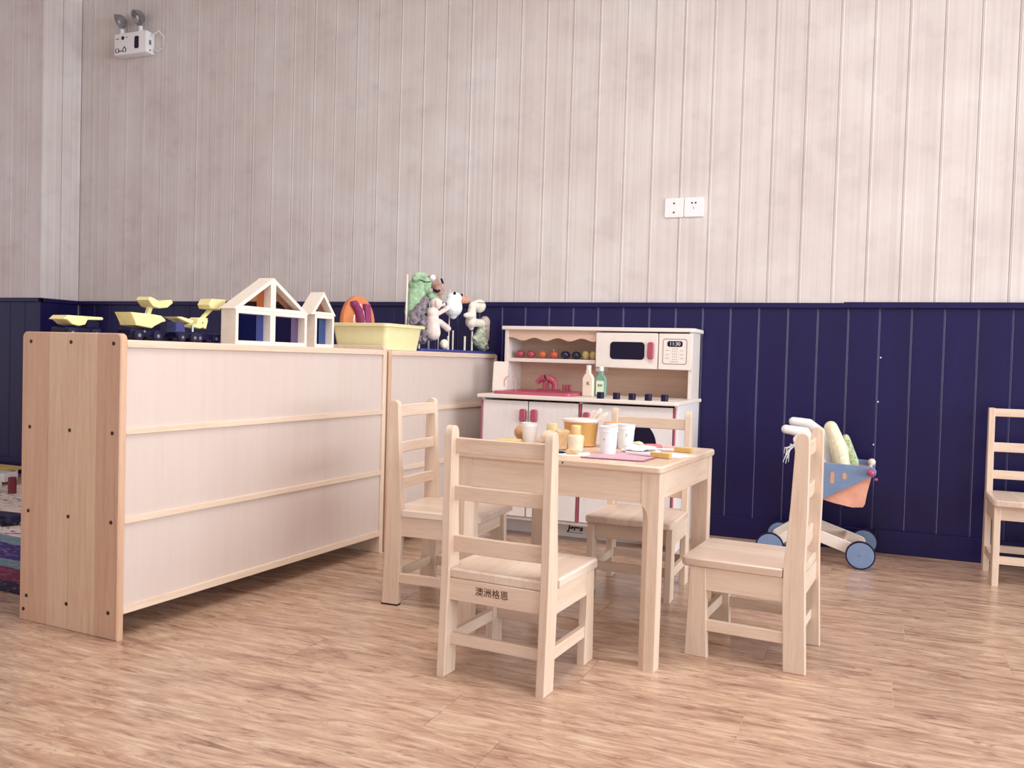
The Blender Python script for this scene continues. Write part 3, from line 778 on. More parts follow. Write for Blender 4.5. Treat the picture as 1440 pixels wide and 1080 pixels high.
k = 0.013
frame_block(sq(xL, xM-0.001, zs, zs+0.120), sq(xL, xM-0.001, zs, zs+0.120, k), Y0, Y1, 'blue', 'window_block', 'square wooden block with deep blue pane, lower left of the big toy house', (0.6, 0.07, zs))
frame_block(sq(xM, xR_, zs, zs+0.120), sq(xM, xR_, zs, zs+0.120, k), Y0, Y1, 'violet', 'window_block', 'square wooden block with dark violet pane, lower right of the big toy house', (0.79, 0.07, zs))
zz = zs+0.1205
def tri_in(p, k):
    # inset polygon
    n = len(p); out = []
    for i in range(n):
        a, b, c = Vector(p[i-1]), Vector(p[i]), Vector(p[(i+1) % n])
        d1 = (b-a).normalized(); d2 = (c-b).normalized()
        n1 = Vector((-d1.y, d1.x)); n2 = Vector((-d2.y, d2.x))
        m = (n1+n2).normalized(); out.append(tuple(b + m*(k/max(0.2, m.dot(n1)))))
    return out
pL = [(xL-0.012, zz), (xM-0.001, zz), (xM-0.001, zz+0.122)]
pR = [(xM, zz), (xR_+0.010, zz), (xM, zz+0.122)]
frame_block(pL, tri_in(pL, k), Y0, Y1, 'amber', 'roof_block', 'triangular wooden block with amber pane, left roof half of the big toy house', (0.62, 0.07, zz))
frame_block(pR, tri_in(pR, k), Y0, Y1, 'brown', 'roof_block', 'triangular wooden block with brown pane, right roof half of the big toy house', (0.76, 0.07, zz))
frame_block(sq(0.932, 1.052, zs, zs+0.125), sq(0.932, 1.052, zs, zs+0.125, 0.012), Y0, Y1, 'sky', 'window_block', 'upright wooden block with blue pane under the small toy roof', (0.99, 0.07, zs))
zz2 = zs+0.1255
pS = [(0.908, zz2), (1.062, zz2), (0.985, zz2+0.090)]
frame_block(pS, tri_in(pS, 0.012), Y0, Y1, 'brown', 'roof_block', 'small triangular wooden block, roof of the small toy house', (0.985, 0.07, zz2))

# toy construction vehicles
TRKB = plain('truck_chassis_navy', '120D34', 0.4, 0.25, 0.05)
def wheels(t, xs, y0, y1, r, z=ZT):
    for x in xs:
        for ya, yb in ((y0, y0+0.012), (y1-0.012, y1)):
            w_ = MB().cyl((x, ya, z+r), r, yb-ya, 'y', 18, 0.002).build('wheel', TYRE, t)
            MB().cyl((x, ya-0.001 if ya == y0 else yb-0.001, z+r), r*0.35, 0.002, 'y', 10).build('hub', METAL, w_)
def hopper(name, t, x0, x1, y0, y1, z0, z1, flare=0.02, lip=0.0):
    """open tipping tray"""
    mb = MB()
    bt = [(x0+flare*1.3, y0+0.01), (x1-flare*0.9, y0+0.01), (x1-flare*0.9, y1-0.01), (x0+flare*1.3, y1-0.01)]
    md = [(x0, y0), (x1, y0), (x1, y1), (x0, y1)]
    ii = [(x0+0.005, y0+0.005), (x1-0.005, y0+0.005), (x1-0.005, y1-0.005), (x0+0.005, y1-0.005)]
    ib = [(x0+flare*1.3+0.004, y0+0.014), (x1-flare*0.9-0.004, y0+0.014), (x1-flare*0.9-0.004, y1-0.014), (x0+flare*1.3+0.004, y1-0.014)]
    ou = [(x0-0.004, y0-0.003), (x1+0.004, y0-0.003), (x1+0.004, y1+0.003), (x0-0.004, y1+0.003)]
    mb.loft([[(p[0], p[1], z0) for p in bt], [(p[0], p[1], z1-0.006) for p in md], [(p[0], p[1], z1-0.005) for p in ou], [(p[0], p[1], z1) for p in ou], [(p[0], p[1], z1) for p in ii], [(p[0], p[1], z0+0.004) for p in ib]])
    return mb.build(name, YELL, t)
# dumper over the end panel
t = thing('toy_dump_truck', 'toy dump truck with pale yellow tray and long lip, above the shelf end panel', 'toy vehicle', (0.10, 0.31, ZT), SF)
MB().box((0.035, 0.28, ZT+0.018), (0.165, 0.345, ZT+0.034), 0.003).build('chassis', TRKB, t)
MB().prism([(0.115, ZT+0.034), (0.160, ZT+0.034), (0.160, ZT+0.050), (0.140, ZT+0.066), (0.115, ZT+0.066)], 'y', 0.285, 0.34, 0.002).build('cab', TRKB, t)
mb = MB()
mb.prism([(0.028, 0.9315), (0.042, 0.944), (0.165, 0.944), (0.170, 0.940), (0.166, 0.935), (0.112, 0.933), (0.104, 0.918), (0.082, 0.913), (0.058, 0.917), (0.040, 0.930)], 'y', 0.278, 0.347, 0.002)
mb.build('tray', YELL, t)
wheels(t, (0.055, 0.14), 0.272, 0.353, 0.017)
# wheel loader
t = thing('toy_loader', 'toy loader with deep pale yellow tray, wheels half hidden by the end panel corner', 'toy vehicle', (0.245, 0.20, ZT), SF)
MB().box((0.185, 0.175, ZT+0.014), (0.315, 0.235, ZT+0.036), 0.003).build('chassis', TRKB, t)
mb = MB()
mb.prism([(0.178, 0.962), (0.262, 0.960), (0.300, 0.957), (0.316, 0.946), (0.318, 0.940), (0.302, 0.936), (0.272, 0.922), (0.262, 0.915), (0.200, 0.922), (0.196, 0.932), (0.186, 0.950)], 'y', 0.168, 0.242, 0.002)
mb.build('tray', YELL, t)
MB().cyl((0.235, 0.170, ZT+0.030), 0.004, 0.07, 'y', 10).build('axle_pin', METAL, t)
wheels(t, (0.21, 0.285), 0.165, 0.245, 0.017)
# tall excavator bucket behind it
t = thing('toy_excavator', 'toy excavator whose raised pale yellow bucket rises above the loader tray', 'toy vehicle', (0.35, 0.32, ZT), SF)
MB().box((0.31, 0.285, ZT+0.004), (0.43, 0.345, ZT+0.030), 0.004).build('tracks', TYRE, t)
MB().box((0.335, 0.292, ZT+0.030), (0.415, 0.338, ZT+0.062), 0.004).build('cab', TRKB, t)
MB().prism([(0.352, ZT+0.052), (0.368, ZT+0.052), (0.396, 1.000), (0.380, 1.004)], 'y', 0.307, 0.322, 0.002).build('arm', YELL, t)
mb = MB()
mb.prism([(0.352, 1.013), (0.358, 1.024), (0.376, 1.020), (0.398, 1.011), (0.430, 1.018), (0.452, 1.020), (0.458, 1.010), (0.434, 0.992), (0.398, 0.987), (0.372, 0.992)], 'y', 0.285, 0.345, 0.002)
mb.build('bucket', YELL, t)
# small tipper
t = thing('toy_tipper', 'small dark toy tipper with tilted thin yellow plate', 'toy vehicle', (0.40, 0.16, ZT), SF)
MB().box((0.335, 0.135, ZT+0.012), (0.425, 0.19, ZT+0.032), 0.003).build('chassis', TRKB, t)
MB().prism([(0.335, ZT+0.032), (0.375, ZT+0.032), (0.370, ZT+0.064), (0.338, ZT+0.066)], 'y', 0.14, 0.185, 0.002).build('cab', plain('tipper_cab_blue', '3B4078', 0.35, 0.5, 0.05), t)
MB().prism([(0.328, 0.956), (0.350, 0.957), (0.385, 0.951), (0.405, 0.946), (0.390, 0.936), (0.345, 0.950)], 'y', 0.132, 0.193, 0.001).build('tray', YELL, t)
MB().cyl((0.402, 0.137, ZT+0.036), 0.004, 0.022, 'z', 8).build('exhaust', METAL, t)
wheels(t, (0.352, 0.405), 0.128, 0.197, 0.016)
# digger with raised arm
t = thing('toy_digger', 'toy digger with jointed pale yellow arm raised towards the toy house', 'toy vehicle', (0.47, 0.18, ZT), SF)
MB().box((0.425, 0.15, ZT+0.012), (0.545, 0.21, ZT+0.034), 0.003).build('chassis', TRKB, t)
MB().prism([(0.430, 0.934), (0.444, 0.936), (0.448, 0.954), (0.458, 0.960), (0.492, 0.960), (0.494, 0.950), (0.486, 0.922), (0.470, 0.926), (0.458, 0.922), (0.430, 0.926)], 'y', 0.158, 0.204, 0.002).build('body', YELL, t)
MB().prism([(0.478, 0.956), (0.494, 0.960), (0.535, 0.993), (0.520, 0.994)], 'y', 0.172, 0.188, 0.001).build('arm', YELL, t)
MB().prism([(0.500, 0.993), (0.545, 0.990), (0.548, 0.997), (0.566, 0.999), (0.572, 1.029), (0.505, 1.027), (0.492, 1.006)], 'y', 0.152, 0.210, 0.003).build('bucket', YELL, t)
MB().cyl((0.468, 0.1570, 0.943), 0.003, 0.002, 'y', 8).build('bolt', METAL, t)
wheels(t, (0.445, 0.52), 0.145, 0.215, 0.016)

# lemon tub with the arched board
t = thing('storage_tub', 'pale lemon plastic tub with flared rim standing across the two shelf tops', 'tub', (1.50, 0.16, 0.8742), SF)
def rr3(x0, x1, y0, y1, r, z): return [(p[0], p[1], z) for p in rrect(x0, x1, y0, y1, r, 4)]
zb = 0.8742
MB().loft([rr3(1.388, 1.652, 0.020, 0.285, 0.02, zb), rr3(1.376, 1.672, 0.010, 0.300, 0.022, 0.972), rr3(1.362, 1.692, 0.000, 0.312, 0.024, 0.974), rr3(1.360, 1.694, -0.001, 0.314, 0.024, 0.986), rr3(1.366, 1.688, 0.005, 0.308, 0.022, 0.988),
           rr3(1.382, 1.664, 0.018, 0.292, 0.02, 0.980), rr3(1.396, 1.642, 0.030, 0.276, 0.018, zb+0.004)]).build('shell', TUBY, t)
t = thing('arched_board', 'orange arched foam board with plum number shapes standing in the lemon tub', 'toy', (1.487, 0.238, 0.8785), SF)
AM = Matrix.Translation((1.487, 0.238, 0.8790)) @ Euler((-0.04, 0, -0.30)).to_matrix().to_4x4() @ Matrix.Diagonal((0.98, 1.3, 1.12, 1))
arc = [(-0.092, 0.0), (0.092, 0.0), (0.092, 0.09)] + [(0.092*math.cos(a), 0.098+0.112*math.sin(a)) for a in [i*PI/16 for i in range(17)]] + [(-0.092, 0.09)]
arc = [arc[0], arc[1], arc[2]] + arc[3:]
MB().prism(arc, 'y', -0.010, 0.012, 0.003).xf(AM).build('board', ORANGE, t)
MB().prism([(0.022, 0.07), (0.062, 0.07), (0.054, 0.178), (0.020, 0.178)], 'y', -0.024, -0.010, 0.003).xf(AM).build('figure_one', PLUM, t)
MB().tube([(-0.052, -0.018, 0.175), (-0.036, -0.018, 0.176), (-0.012, -0.018, 0.150), (-0.002, -0.018, 0.115), (0.002, -0.018, 0.080)], [0.010, 0.016, 0.018, 0.018, 0.016], 10).xf(AM).build('figure_five', PLUM, t)
MB().tube([(-0.015, -0.028, 0.175), (0.004, -0.028, 0.145), (0.014, -0.028, 0.09)], 0.003, 6).tube([(-0.046, -0.028, 0.130), (-0.050, -0.028, 0.105), (-0.030, -0.028, 0.078)], 0.0028, 6).xf(AM).build('white_outline', PAPER, t)

# puppet stand
t = thing('puppet_stand', 'blue puppet stand base with thin wooden dowels on the second shelf', 'puppet stand', (2.05, 0.10, 0.8742), SF)
MB().prism(rrect(1.672, 2.425, 0.012, 0.20, 0.010), 'z', 0.8742, 0.886, 0.002).build('base', BLUEB, t)
for dx, dy, z1_, r_ in ((1.937, 0.08, 1.02, 0.0028), (2.034, 0.08, 0.955, 0.0055), (2.083, 0.08, 0.985, 0.0038), (2.210, 0.08, 0.960, 0.0055), (1.750, 0.15, 1.236, 0.0052), (1.84, 0.13, 1.10, 0.005), (2.076, 0.10, 1.19, 0.003), (2.29, 0.08, 0.99, 0.005), (2.39, 0.055, 0.93, 0.005), (1.79, 0.16, 1.08, 0.005), (1.98, 0.16, 1.20, 0.004)):
    MB().cyl((dx, dy, 0.885), r_, z1_-0.885, 'z', 10, r_*0.3).build('dowel', W_PALE, t)
FUR_G = cloth('mint_green_plush', '7FA383', 'B5D3AE', 30)
FUR_B = cloth('rosy_brown_plush', '8A6A66', 'C9A090', 35)
FUR_H = cloth('grey_brown_fur', '453E52', 'A2929A', 55, bumpy=1.0)
FUR_P = cloth('pinkish_cream_plush', 'E8CFC6', 'F3E4DE', 30)
FUR_W = cloth('bluish_white_plush', 'EAF0F6', 'F6FAFC', 30)
FUR_C = cloth('cream_plush', 'E8DCC8', 'F6EFE2', 35)
FUR_O = cloth('peach_plush', 'C98A70', 'E0A88C', 35)
FUR_E = cloth('sage_camouflage_cloth', '7A8A76', 'D0D6BE', 38)
FUR_T = cloth('taupe_plush', 'A8958F', 'CFBDB4', 40)
def eyes(t, pts, r=0.005, m=BLACK):
    mb = MB()
    for p in pts: mb.ball(p, r, 10)
    mb.build('eyes', m, t)
# green crocodile-like puppet
t = thing('hand_puppet', 'mint-green hand puppet with wide flat mouth, tallest on the stand', 'puppet', (1.76, 0.15, 1.05), SF)
blob('body', [('c', (1.835, 0.15, 1.16), (1.82, 0.15, 1.065), 0.040, 0.048), ('s', (1.835, 0.15, 1.19), (0.045, 0.04, 0.035)), ('c', (1.86, 0.14, 1.08), (1.90, 0.12, 1.075), 0.018, 0.014), ('s', (1.84, 0.15, 1.145), (0.05, 0.04, 0.05))], FUR_G, t, 0.005, wob=0.002)
blob('head', [('c', (1.80, 0.135, 1.222), (1.875, 0.135, 1.222), 0.020, 0.022), ('c', (1.795, 0.125, 1.236), (1.86, 0.125, 1.240), 0.015, 0.018), ('s', (1.885, 0.13, 1.20), (0.03, 0.03, 0.04))], FUR_G, t, 0.004, wob=0.001)
MB().ball((1.898, 0.098, 1.234), 0.016, 14).build('eye', PAPER, t)
MB().tube([(1.785, 0.103, 1.214), (1.84, 0.100, 1.207), (1.880, 0.100, 1.213)], 0.0025, 6).build('mouth_line', BLACK, t)
# brown puppet
t = thing('hand_puppet', 'rosy-brown hand puppet with dark ear, right of the green one', 'puppet', (1.97, 0.15, 1.16), SF)
blob('head', [('s', (1.985, 0.15, 1.225), (0.038, 0.035, 0.034)), ('s', (2.012, 0.13, 1.185), (0.03, 0.03, 0.035)), ('c', (2.01, 0.14, 1.16), (2.045, 0.14, 1.12), 0.026, 0.018)], FUR_B, t, 0.004, wob=0.001)
blob('ear', [('c', (2.040, 0.13, 1.240), (2.056, 0.13, 1.222), 0.006, 0.005)], NAVY, t, 0.0025)
blob('scarf', [('c', (1.945, 0.14, 1.150), (2.01, 0.13, 1.135), 0.022, 0.016)], FUR_G, t, 0.004, wob=0.002)
MB().tube([(1.935, 0.112, 1.18), (1.955, 0.108, 1.172), (1.985, 0.108, 1.178)], [0.005, 0.008, 0.006], 8).build('bow', BLACK, t)
# hedgehog puppet
t = thing('hand_puppet', 'hedgehog hand puppet with pinkish belly, shaggy grey-brown back and dark nose', 'puppet', (1.86, 0.08, 0.93), SF)
blob('body', [('c', (1.862, 0.07, 1.035), (1.868, 0.07, 0.965), 0.030, 0.037), ('c', (1.895, 0.06, 1.06), (1.985, 0.055, 1.095), 0.012, 0.013), ('c', (1.90, 0.055, 1.02), (1.975, 0.05, 0.990), 0.015, 0.017), ('s', (1.862, 0.07, 1.06), (0.033, 0.03, 0.03))], FUR_P, t, 0.004, wob=0.001)
blob('head', [('s', (1.880, 0.065, 1.105), (0.030, 0.028, 0.030)), ('c', (1.893, 0.055, 1.108), (1.926, 0.045, 1.106), 0.021, 0.009), ('s', (1.858, 0.045, 1.105), (0.012, 0.010, 0.020))], FUR_P, t, 0.0035)
MB().ball((1.932, 0.042, 1.108), 0.008, 12).build('nose', BLACK, t)
eyes(t, [(1.892, 0.034, 1.112)], 0.004)
blob('fur_mantle', [('c', (1.840, 0.105, 1.120), (1.79, 0.115, 1.05), 0.020, 0.034), ('c', (1.79, 0.115, 1.05), (1.745, 0.11, 1.010), 0.034, 0.016), ('c', (1.82, 0.11, 1.03), (1.84, 0.115, 0.935), 0.026, 0.026), ('c', (1.91, 0.115, 1.06), (1.915, 0.12, 0.95), 0.018, 0.022)], FUR_H, t, 0.005, smooth_it=1, wob=0.010)
# small ball-footed creature on the base
me = blob('stuffed_ball', [('s', (1.945, 0.05, 0.912), (0.026, 0.022, 0.0255)), ('s', (1.925, 0.04, 0.905), (0.016, 0.014, 0.016))], FUR_C, None, 0.004, off=(1.945, 0.05, 0.8865))
o = mesh_part('stuffed_ball', me, None); o.matrix_world = SF @ Matrix.Translation((1.945, 0.05, 0.8865)); o['label'] = 'small cream stuffed ball on the blue base under the hedgehog puppet'; o['category'] = 'toy'
# white puppet
t = thing('hand_puppet', 'bluish-white drop-shaped hand puppet with two black dots on top', 'puppet', (2.08, 0.075, 1.04), SF)
blob('body', [('s', (2.070, 0.075, 1.110), (0.062, 0.04, 0.048)), ('c', (2.068, 0.075, 1.10), (2.070, 0.075, 1.063), 0.048, 0.022), ('s', (2.078, 0.075, 1.150), (0.054, 0.035, 0.030))], FUR_W, t, 0.004)
eyes(t, [(2.040, 0.052, 1.170), (2.112, 0.052, 1.166)], 0.0075)
blob('beak', [('c', (2.16, 0.08, 1.146), (2.225, 0.08, 1.148), 0.020, 0.016), ('s', (2.215, 0.08, 1.166), (0.014, 0.012, 0.008))], FUR_O, t, 0.004, label='peach-coloured side flap')
# cream puppet
t = thing('hand_puppet', 'cream dog hand puppet with rounded head leaning right and arms spread', 'puppet', (2.27, 0.07, 1.0), SF)
blob('body', [('c', (2.262, 0.07, 1.095), (2.255, 0.07, 1.035), 0.022, 0.030), ('c', (2.255, 0.07, 1.035), (2.262, 0.07, 1.005), 0.022, 0.013), ('c', (2.25, 0.065, 1.07), (2.175, 0.06, 1.067), 0.024, 0.012), ('c', (2.28, 0.065, 1.035), (2.385, 0.06, 1.035), 0.022, 0.022), ('s', (2.265, 0.07, 1.115), (0.022, 0.02, 0.03))], FUR_C, t, 0.004, wob=0.001)
blob('head', [('s', (2.325, 0.06, 1.125), (0.040, 0.034, 0.036)), ('s', (2.285, 0.06, 1.128), (0.025, 0.026, 0.026))], FUR_C, t, 0.004)
MB().tube([(2.262, 0.036, 1.139), (2.30, 0.028, 1.141), (2.33, 0.026, 1.140)], 0.0015, 6).build('mouth_line', SCREW, t)
# sage robe puppet
t = thing('hand_puppet', 'taupe long-headed hand puppet slumped in a crumpled sage cloth, far right of the stand', 'puppet', (2.37, 0.06, 0.886), SF)
blob('head', [('s', (2.385, 0.055, 1.040), (0.032, 0.028, 0.036)), ('c', (2.392, 0.055, 1.02), (2.402, 0.05, 0.95), 0.024, 0.014)], FUR_T, t, 0.004, wob=0.001)
blob('robe', [('c', (2.365, 0.06, 0.995), (2.315, 0.06, 0.945), 0.026, 0.030), ('c', (2.315, 0.06, 0.945), (2.375, 0.06, 0.905), 0.024, 0.016), ('c', (2.36, 0.065, 0.96), (2.405, 0.06, 0.908), 0.030, 0.018), ('s', (2.29, 0.06, 0.955), (0.022, 0.018, 0.014)), ('s', (2.35, 0.05, 0.93), (0.04, 0.028, 0.038))], FUR_E, t, 0.004, smooth_it=1, wob=0.009)

# ------------------------------------------------------------------ things on the table (world frame)
TT = 0.5692
CUPPR = plain('cup_print', 'A08A98', 0.6, 0.2)
def cup(x, y, label, r=0.0285, h=0.080, inside=None):
    t = thing('paper_cup', label, 'cup', (x, y, TT), group='white toy cups')
    rb = r*0.80
    prof = [(rb*0.96, 0.0), (rb, 0.001), (r*0.955, h*0.80), (r*0.97, h*0.80), (r, h*0.81), (r, h*0.985), (r*1.03, h), (r*0.96, h), (r*0.93, h*0.97), (rb*0.93, 0.004), (0.001, 0.003)]
    MB().lathe((x, y, TT), prof, 32).build('shell', WHITE, t)
    if inside: MB().lathe((x, y, TT), [(0.001, h*0.975), (r*0.93, h*0.97), (r*0.85, h*1.03), (0.001, h*1.06)], 24).build('froth', plain('froth_'+inside, inside, 0.8, 0.1), t, label='orange top showing above the rim')
    return t
c1 = cup(-1.046, 2.752, 'white cup alone at the left of the table beside a bun', 0.0275, 0.066)
c2 = cup(-0.716, 2.562, 'white cup standing on the purple mat, nearest of the cups', 0.0285, 0.084)
c3 = cup(-0.710, 2.745, 'white cup with small print, rightmost, next to the sandwich plate', 0.0300, 0.080)
cn = cup(-0.755, 2.735, 'white cup with orange top showing behind the cup on the purple mat', 0.0270, 0.083, 'DDA070')
for c, (x, y), r, body in ((c2, (-0.716, 2.562), 0.0252, 'o'), (c3, (-0.710, 2.745), 0.0268, 'F')):
    ang = math.atan2(-y, -x) + (0.12 if c is c3 else -0.55)
    rz = Matrix.Rotation(ang+PI/2, 4, 'Z')
    lettering('cup_print', body, 0.012, CUPPR, (x+math.cos(ang)*(r+0.0012), y+math.sin(ang)*(r+0.0012), TT+0.046), c, rot=rz)
# honey coloured bucket with tongs
t = thing('toy_pot', 'honey-orange toy pot with cream rim holding pale utensils', 'pot', (-0.862, 2.745, TT))
m_h, nt, b = new_mat('honey_translucent'); b.inputs['Base Color'].default_value = srgb('DDA25E'); b.inputs['Roughness'].default_value = 0.4
b.inputs['Subsurface Weight'].default_value = 0.2
MB().lathe((-0.862, 2.745, TT), [(0.045, 0.0), (0.050, 0.004), (0.058, 0.084), (0.060, 0.088), (0.055, 0.089), (0.047, 0.008), (0.001, 0.006)], 36).build('shell', m_h, t)
MB().lathe((-0.862, 2.745, TT), [(0.0585, 0.080), (0.063, 0.082), (0.063, 0.089), (0.056, 0.0905)], 36).build('rim', CREAMP, t, label='cream rim')
bd = MB()
for i in range(28):
    a = 2*PI*i/28; bd.ball((-0.862+0.0485*math.cos(a), 2.745+0.0485*math.sin(a), TT+0.006), 0.0042, 6)
bd.build('beaded_foot', plain('foot_peach', 'E0B090', 0.6, 0.2), t)
for i, (dx, dz, yo) in enumerate(((0.055, 0.070, 0.0), (0.080, 0.058, -0.012), (0.030, 0.062, 0.012))):
    p0 = Vector((-0.862-0.01, 2.745+yo, TT+0.012)); p1 = Vector((-0.862+0.012+dx*0.5, 2.745+yo, TT+0.06+dz*0.35)); p2 = Vector((-0.862+0.012+dx, 2.745+yo, TT+0.055+dz))
    solo(MB().tube([p0, p1, p1.lerp(p2, 0.7), p2], [0.004, 0.006, 0.009, 0.005], 10), 'wooden_spatula', W_PALE, ['middle of three pale wooden spatulas in the honey-orange pot', 'front spatula leaning furthest right out of the honey-orange pot', 'rear spatula standing steepest in the honey-orange pot'][i], 'spatula', tuple(p0))
# bread, jar, plates
BREAD = cloth('toast_crust', 'C99A6A', 'E6C79C', 30, 0.8, 0.2)
t = thing('toy_bread', 'pale brown toy bread loaf standing on the front plate', 'toy bread', (-0.858, 2.552, TT+0.006))
lf = [(-0.022, 0), (0.022, 0), (0.024, 0.035), (0.030, 0.044), (0.026, 0.056), (0.010, 0.060), (-0.010, 0.057), (-0.026, 0.060), (-0.032, 0.046), (-0.024, 0.035)]
MB().prism([(p[0], p[1]) for p in lf], 'y', -0.02, 0.02, 0.004).xf(Matrix.Translation((-0.858, 2.552, TT+0.0068)) @ Matrix.Rotation(0.25, 4, 'Z') @ Matrix.Diagonal((0.78, 0.85, 1, 1))).build('crust', BREAD, t)
t = thing('toy_jar', 'round cream toy jar with a square yellow lid next to the loaf', 'toy jar', (-0.815, 2.548, TT))
MB().lathe((-0.815, 2.548, TT), [(0.019, 0.0), (0.023, 0.004), (0.024, 0.030), (0.026, 0.040), (0.025, 0.050), (0.016, 0.054), (0.001, 0.054)], 28).build('body', plain('jar_cream', 'F2DDC0', 0.4, 0.4, 0.04), t)
MB().lathe((-0.815, 2.548, TT), [(0.0145, 0.053), (0.015, 0.055), (0.015, 0.080), (0.012, 0.083), (0.001, 0.083)], 28).build('lid', plain('jar_yellow', 'EDC98C', 0.4, 0.4, 0.04), t)
def plate(x, y, r, label, z=TT):
    return solo(MB().lathe((x, y, z), [(r*0.6, 0.0), (r*0.64, 0.001), (r, 0.0055), (r, 0.0068), (r*0.62, 0.0030), (0.001, 0.0028)], 36), 'toy_plate', WHITE, label, 'plate', (x, y, z))
plate(-0.868, 2.536, 0.058, 'white toy plate under the bread loaf')
plate(-0.640, 2.672, 0.062, 'white toy plate at the right beside the rightmost cup')
solo(MB().prism([(-0.800, 2.425), (-0.742, 2.468), (-0.775, 2.560), (-0.845, 2.455), (-0.935, 2.452), (-0.93, 2.435)], 'z', TT, TT+0.0015), 'paper_napkin', PAPER, 'white paper napkin lying at the front of the table left of the purple mat', 'napkin', (-0.82, 2.46, TT))
solo(MB().prism(rrect(-0.018, 0.018, 0, 0.014, 0.005), 'y', -0.012, 0.012, 0.003).xf(Matrix.Translation((-0.800, 2.470, TT+0.002))), 'toy_biscuit', BREAD, 'small tan toy biscuit on the napkin', 'toy biscuit', (-0.800, 2.470, TT+0.002))
solo(MB().lathe((-0.842, 2.478, TT+0.002), [(0.012, 0.0), (0.014, 0.002), (0.012, 0.005), (0.001, 0.006)], 16), 'dark_button', BLACK, 'small dark round piece beside the biscuit', 'toy', (-0.842, 2.478, TT+0.002))
# woven purple mat
def weave(name, a, b):
    m, nt, bs = new_mat(name)
    ck = N(nt, 'ShaderNodeTexChecker'); ck.inputs['Scale'].default_value = 130
    nt.links.new(tc(nt), ck.inputs['Vector']); ck.inputs['Color1'].default_value = srgb(a); ck.inputs['Color2'].default_value = srgb(b)
    nt.links.new(ck.outputs['Color'], bs.inputs['Base Color']); bs.inputs['Roughness'].default_value = 0.9
    bump(nt, bs, ck.outputs['Fac'], 0.5, 0.001); return m
MATW = weave('woven_mauve', 'B88A9E', 'E2C0CA')
mt = thing('woven_mat', 'mauve woven doily mat with fringed edge under the nearest white cup', 'place mat', (-0.66, 2.52, TT))
mq = [(-0.752, 2.410), (-0.575, 2.418), (-0.560, 2.560), (-0.590, 2.610), (-0.745, 2.640)]
MB().prism(mq, 'z', TT, TT+0.0016, 0.0005).build('cloth', MATW, mt)
fb = MB()
for i in range(24):
    u = i/23; x = -0.752+0.177*u; fb.ball((x, 2.409+0.008*u, TT+0.0018), (0.0042, 0.005, 0.0018), 8)
for i in range(14):
    u = i/13; fb.ball((-0.572+0.012*u, 2.42+0.14*u, TT+0.0018), (0.005, 0.0042, 0.0018), 8)
o = fb.build('fringe', plain('fringe_mauve', '9A6A80', 0.9, 0.1), mt); o['kind'] = 'stuff'
MATR = weave('pink_check', 'C85A78', 'F2D5DA')
solo(MB().prism([(-0.655, 2.80), (-0.545, 2.82), (-0.550, 2.905), (-0.65, 2.895)], 'z', TT, TT+0.0015), 'check_napkin', MATR, 'pink checked napkin at the back right of the table', 'napkin', (-0.60, 2.85, TT))
# sausage ring
t = thing('toy_sausage', 'pinkish-red ring-shaped toy sausage by the knife at the back right', 'toy food', (-0.628, 2.775, TT))
pts = [(-0.628+0.022*math.cos(a), 2.785+0.018*math.sin(a), TT+0.0085) for a in [i*2*PI/20 for i in range(21)]]
MB().tube(pts, 0.0085, 10).build('ring', plain('sausage_pink', 'D07A80', 0.4, 0.4, 0.08), t)
MB().cyl((-0.628, 2.785, TT+0.001), 0.015, 0.006, 'z', 18).build('centre', plain('sausage_dark', '8E3444', 0.5, 0.3, 0.1), t)
# sandwich and crumpled paper
solo(MB().prism([(-0.712, 0), (-0.664, 0), (-0.672, 0.016), (-0.684, 0.020), (-0.706, 0.016)], 'y', 2.795, 2.83, 0.003).xf(Matrix.Translation((0, 0, TT+0.0002))), 'toy_cheese', plain('cheese_cream', 'F0E6C0', 0.5, 0.3, 0.03), 'pale cream toy cheese wedge behind the right-hand plate', 'toy food', (-0.688, 2.81, TT))
me = blob('folded_napkin', [('s', (-0.655, 2.66, TT+0.011), (0.038, 0.03, 0.006)), ('s', (-0.63, 2.70, TT+0.013), (0.034, 0.028, 0.006)), ('s', (-0.672, 2.69, TT+0.014), (0.022, 0.03, 0.007))], cloth('napkin_offwhite', 'E2DCD8', 'F4F0EC', 20), None, 0.003, off=(-0.65, 2.68, TT+0.004), wob=0.003)
o = mesh_part('folded_napkin', me, None); o.matrix_world = Matrix.Translation((-0.65, 2.68, TT+0.004)); o['label'] = 'crumpled off-white napkin on the right-hand plate'; o['category'] = 'napkin'
# two toy knives
HNDL = plain('knife_handle_mustard', 'D9B368', 0.4, 0.4, 0.06)
def knife(p0, p1, p2, label, zz=0.0):
    """p0 blade tip, p1 joint, p2 handle end"""
    p0, p1, p2 = [Vector((p[0], p[1], TT+zz)) for p in (p0, p1, p2)]
    t = thing('toy_knife', label, 'toy knife', tuple(p1))
    d = (p2-p1).normalized(); n_ = Vector((-d.y, d.x, 0))
    def slab(a, b, w0, w1, h, nm, mat):
        mb = MB()
        mb.loft([[a-n_*w0, a+n_*w0, a+n_*w0+Vector((0, 0, h)), a-n_*w0+Vector((0, 0, h))], [b-n_*w1, b+n_*w1, b+n_*w1+Vector((0, 0, h)), b-n_*w1+Vector((0, 0, h))]])
        mb.build(nm, mat, t, smooth=False)
    slab(p1, p2, 0.008, 0.010, 0.013, 'handle', HNDL)
    slab(p0+Vector((0, 0, 0.004)), p1+Vector((0, 0, 0.004)), 0.004, 0.010, 0.004, 'blade', PAPER)
knife((-0.665, 2.585), (-0.580, 2.555), (-0.520, 2.540), 'toy knife with mustard handle nearest the right table edge', 0.002)
knife((-0.620, 2.740), (-0.552, 2.765), (-0.497, 2.755), 'toy knife with mustard handle lying further back, beside the sausage', 0.001)
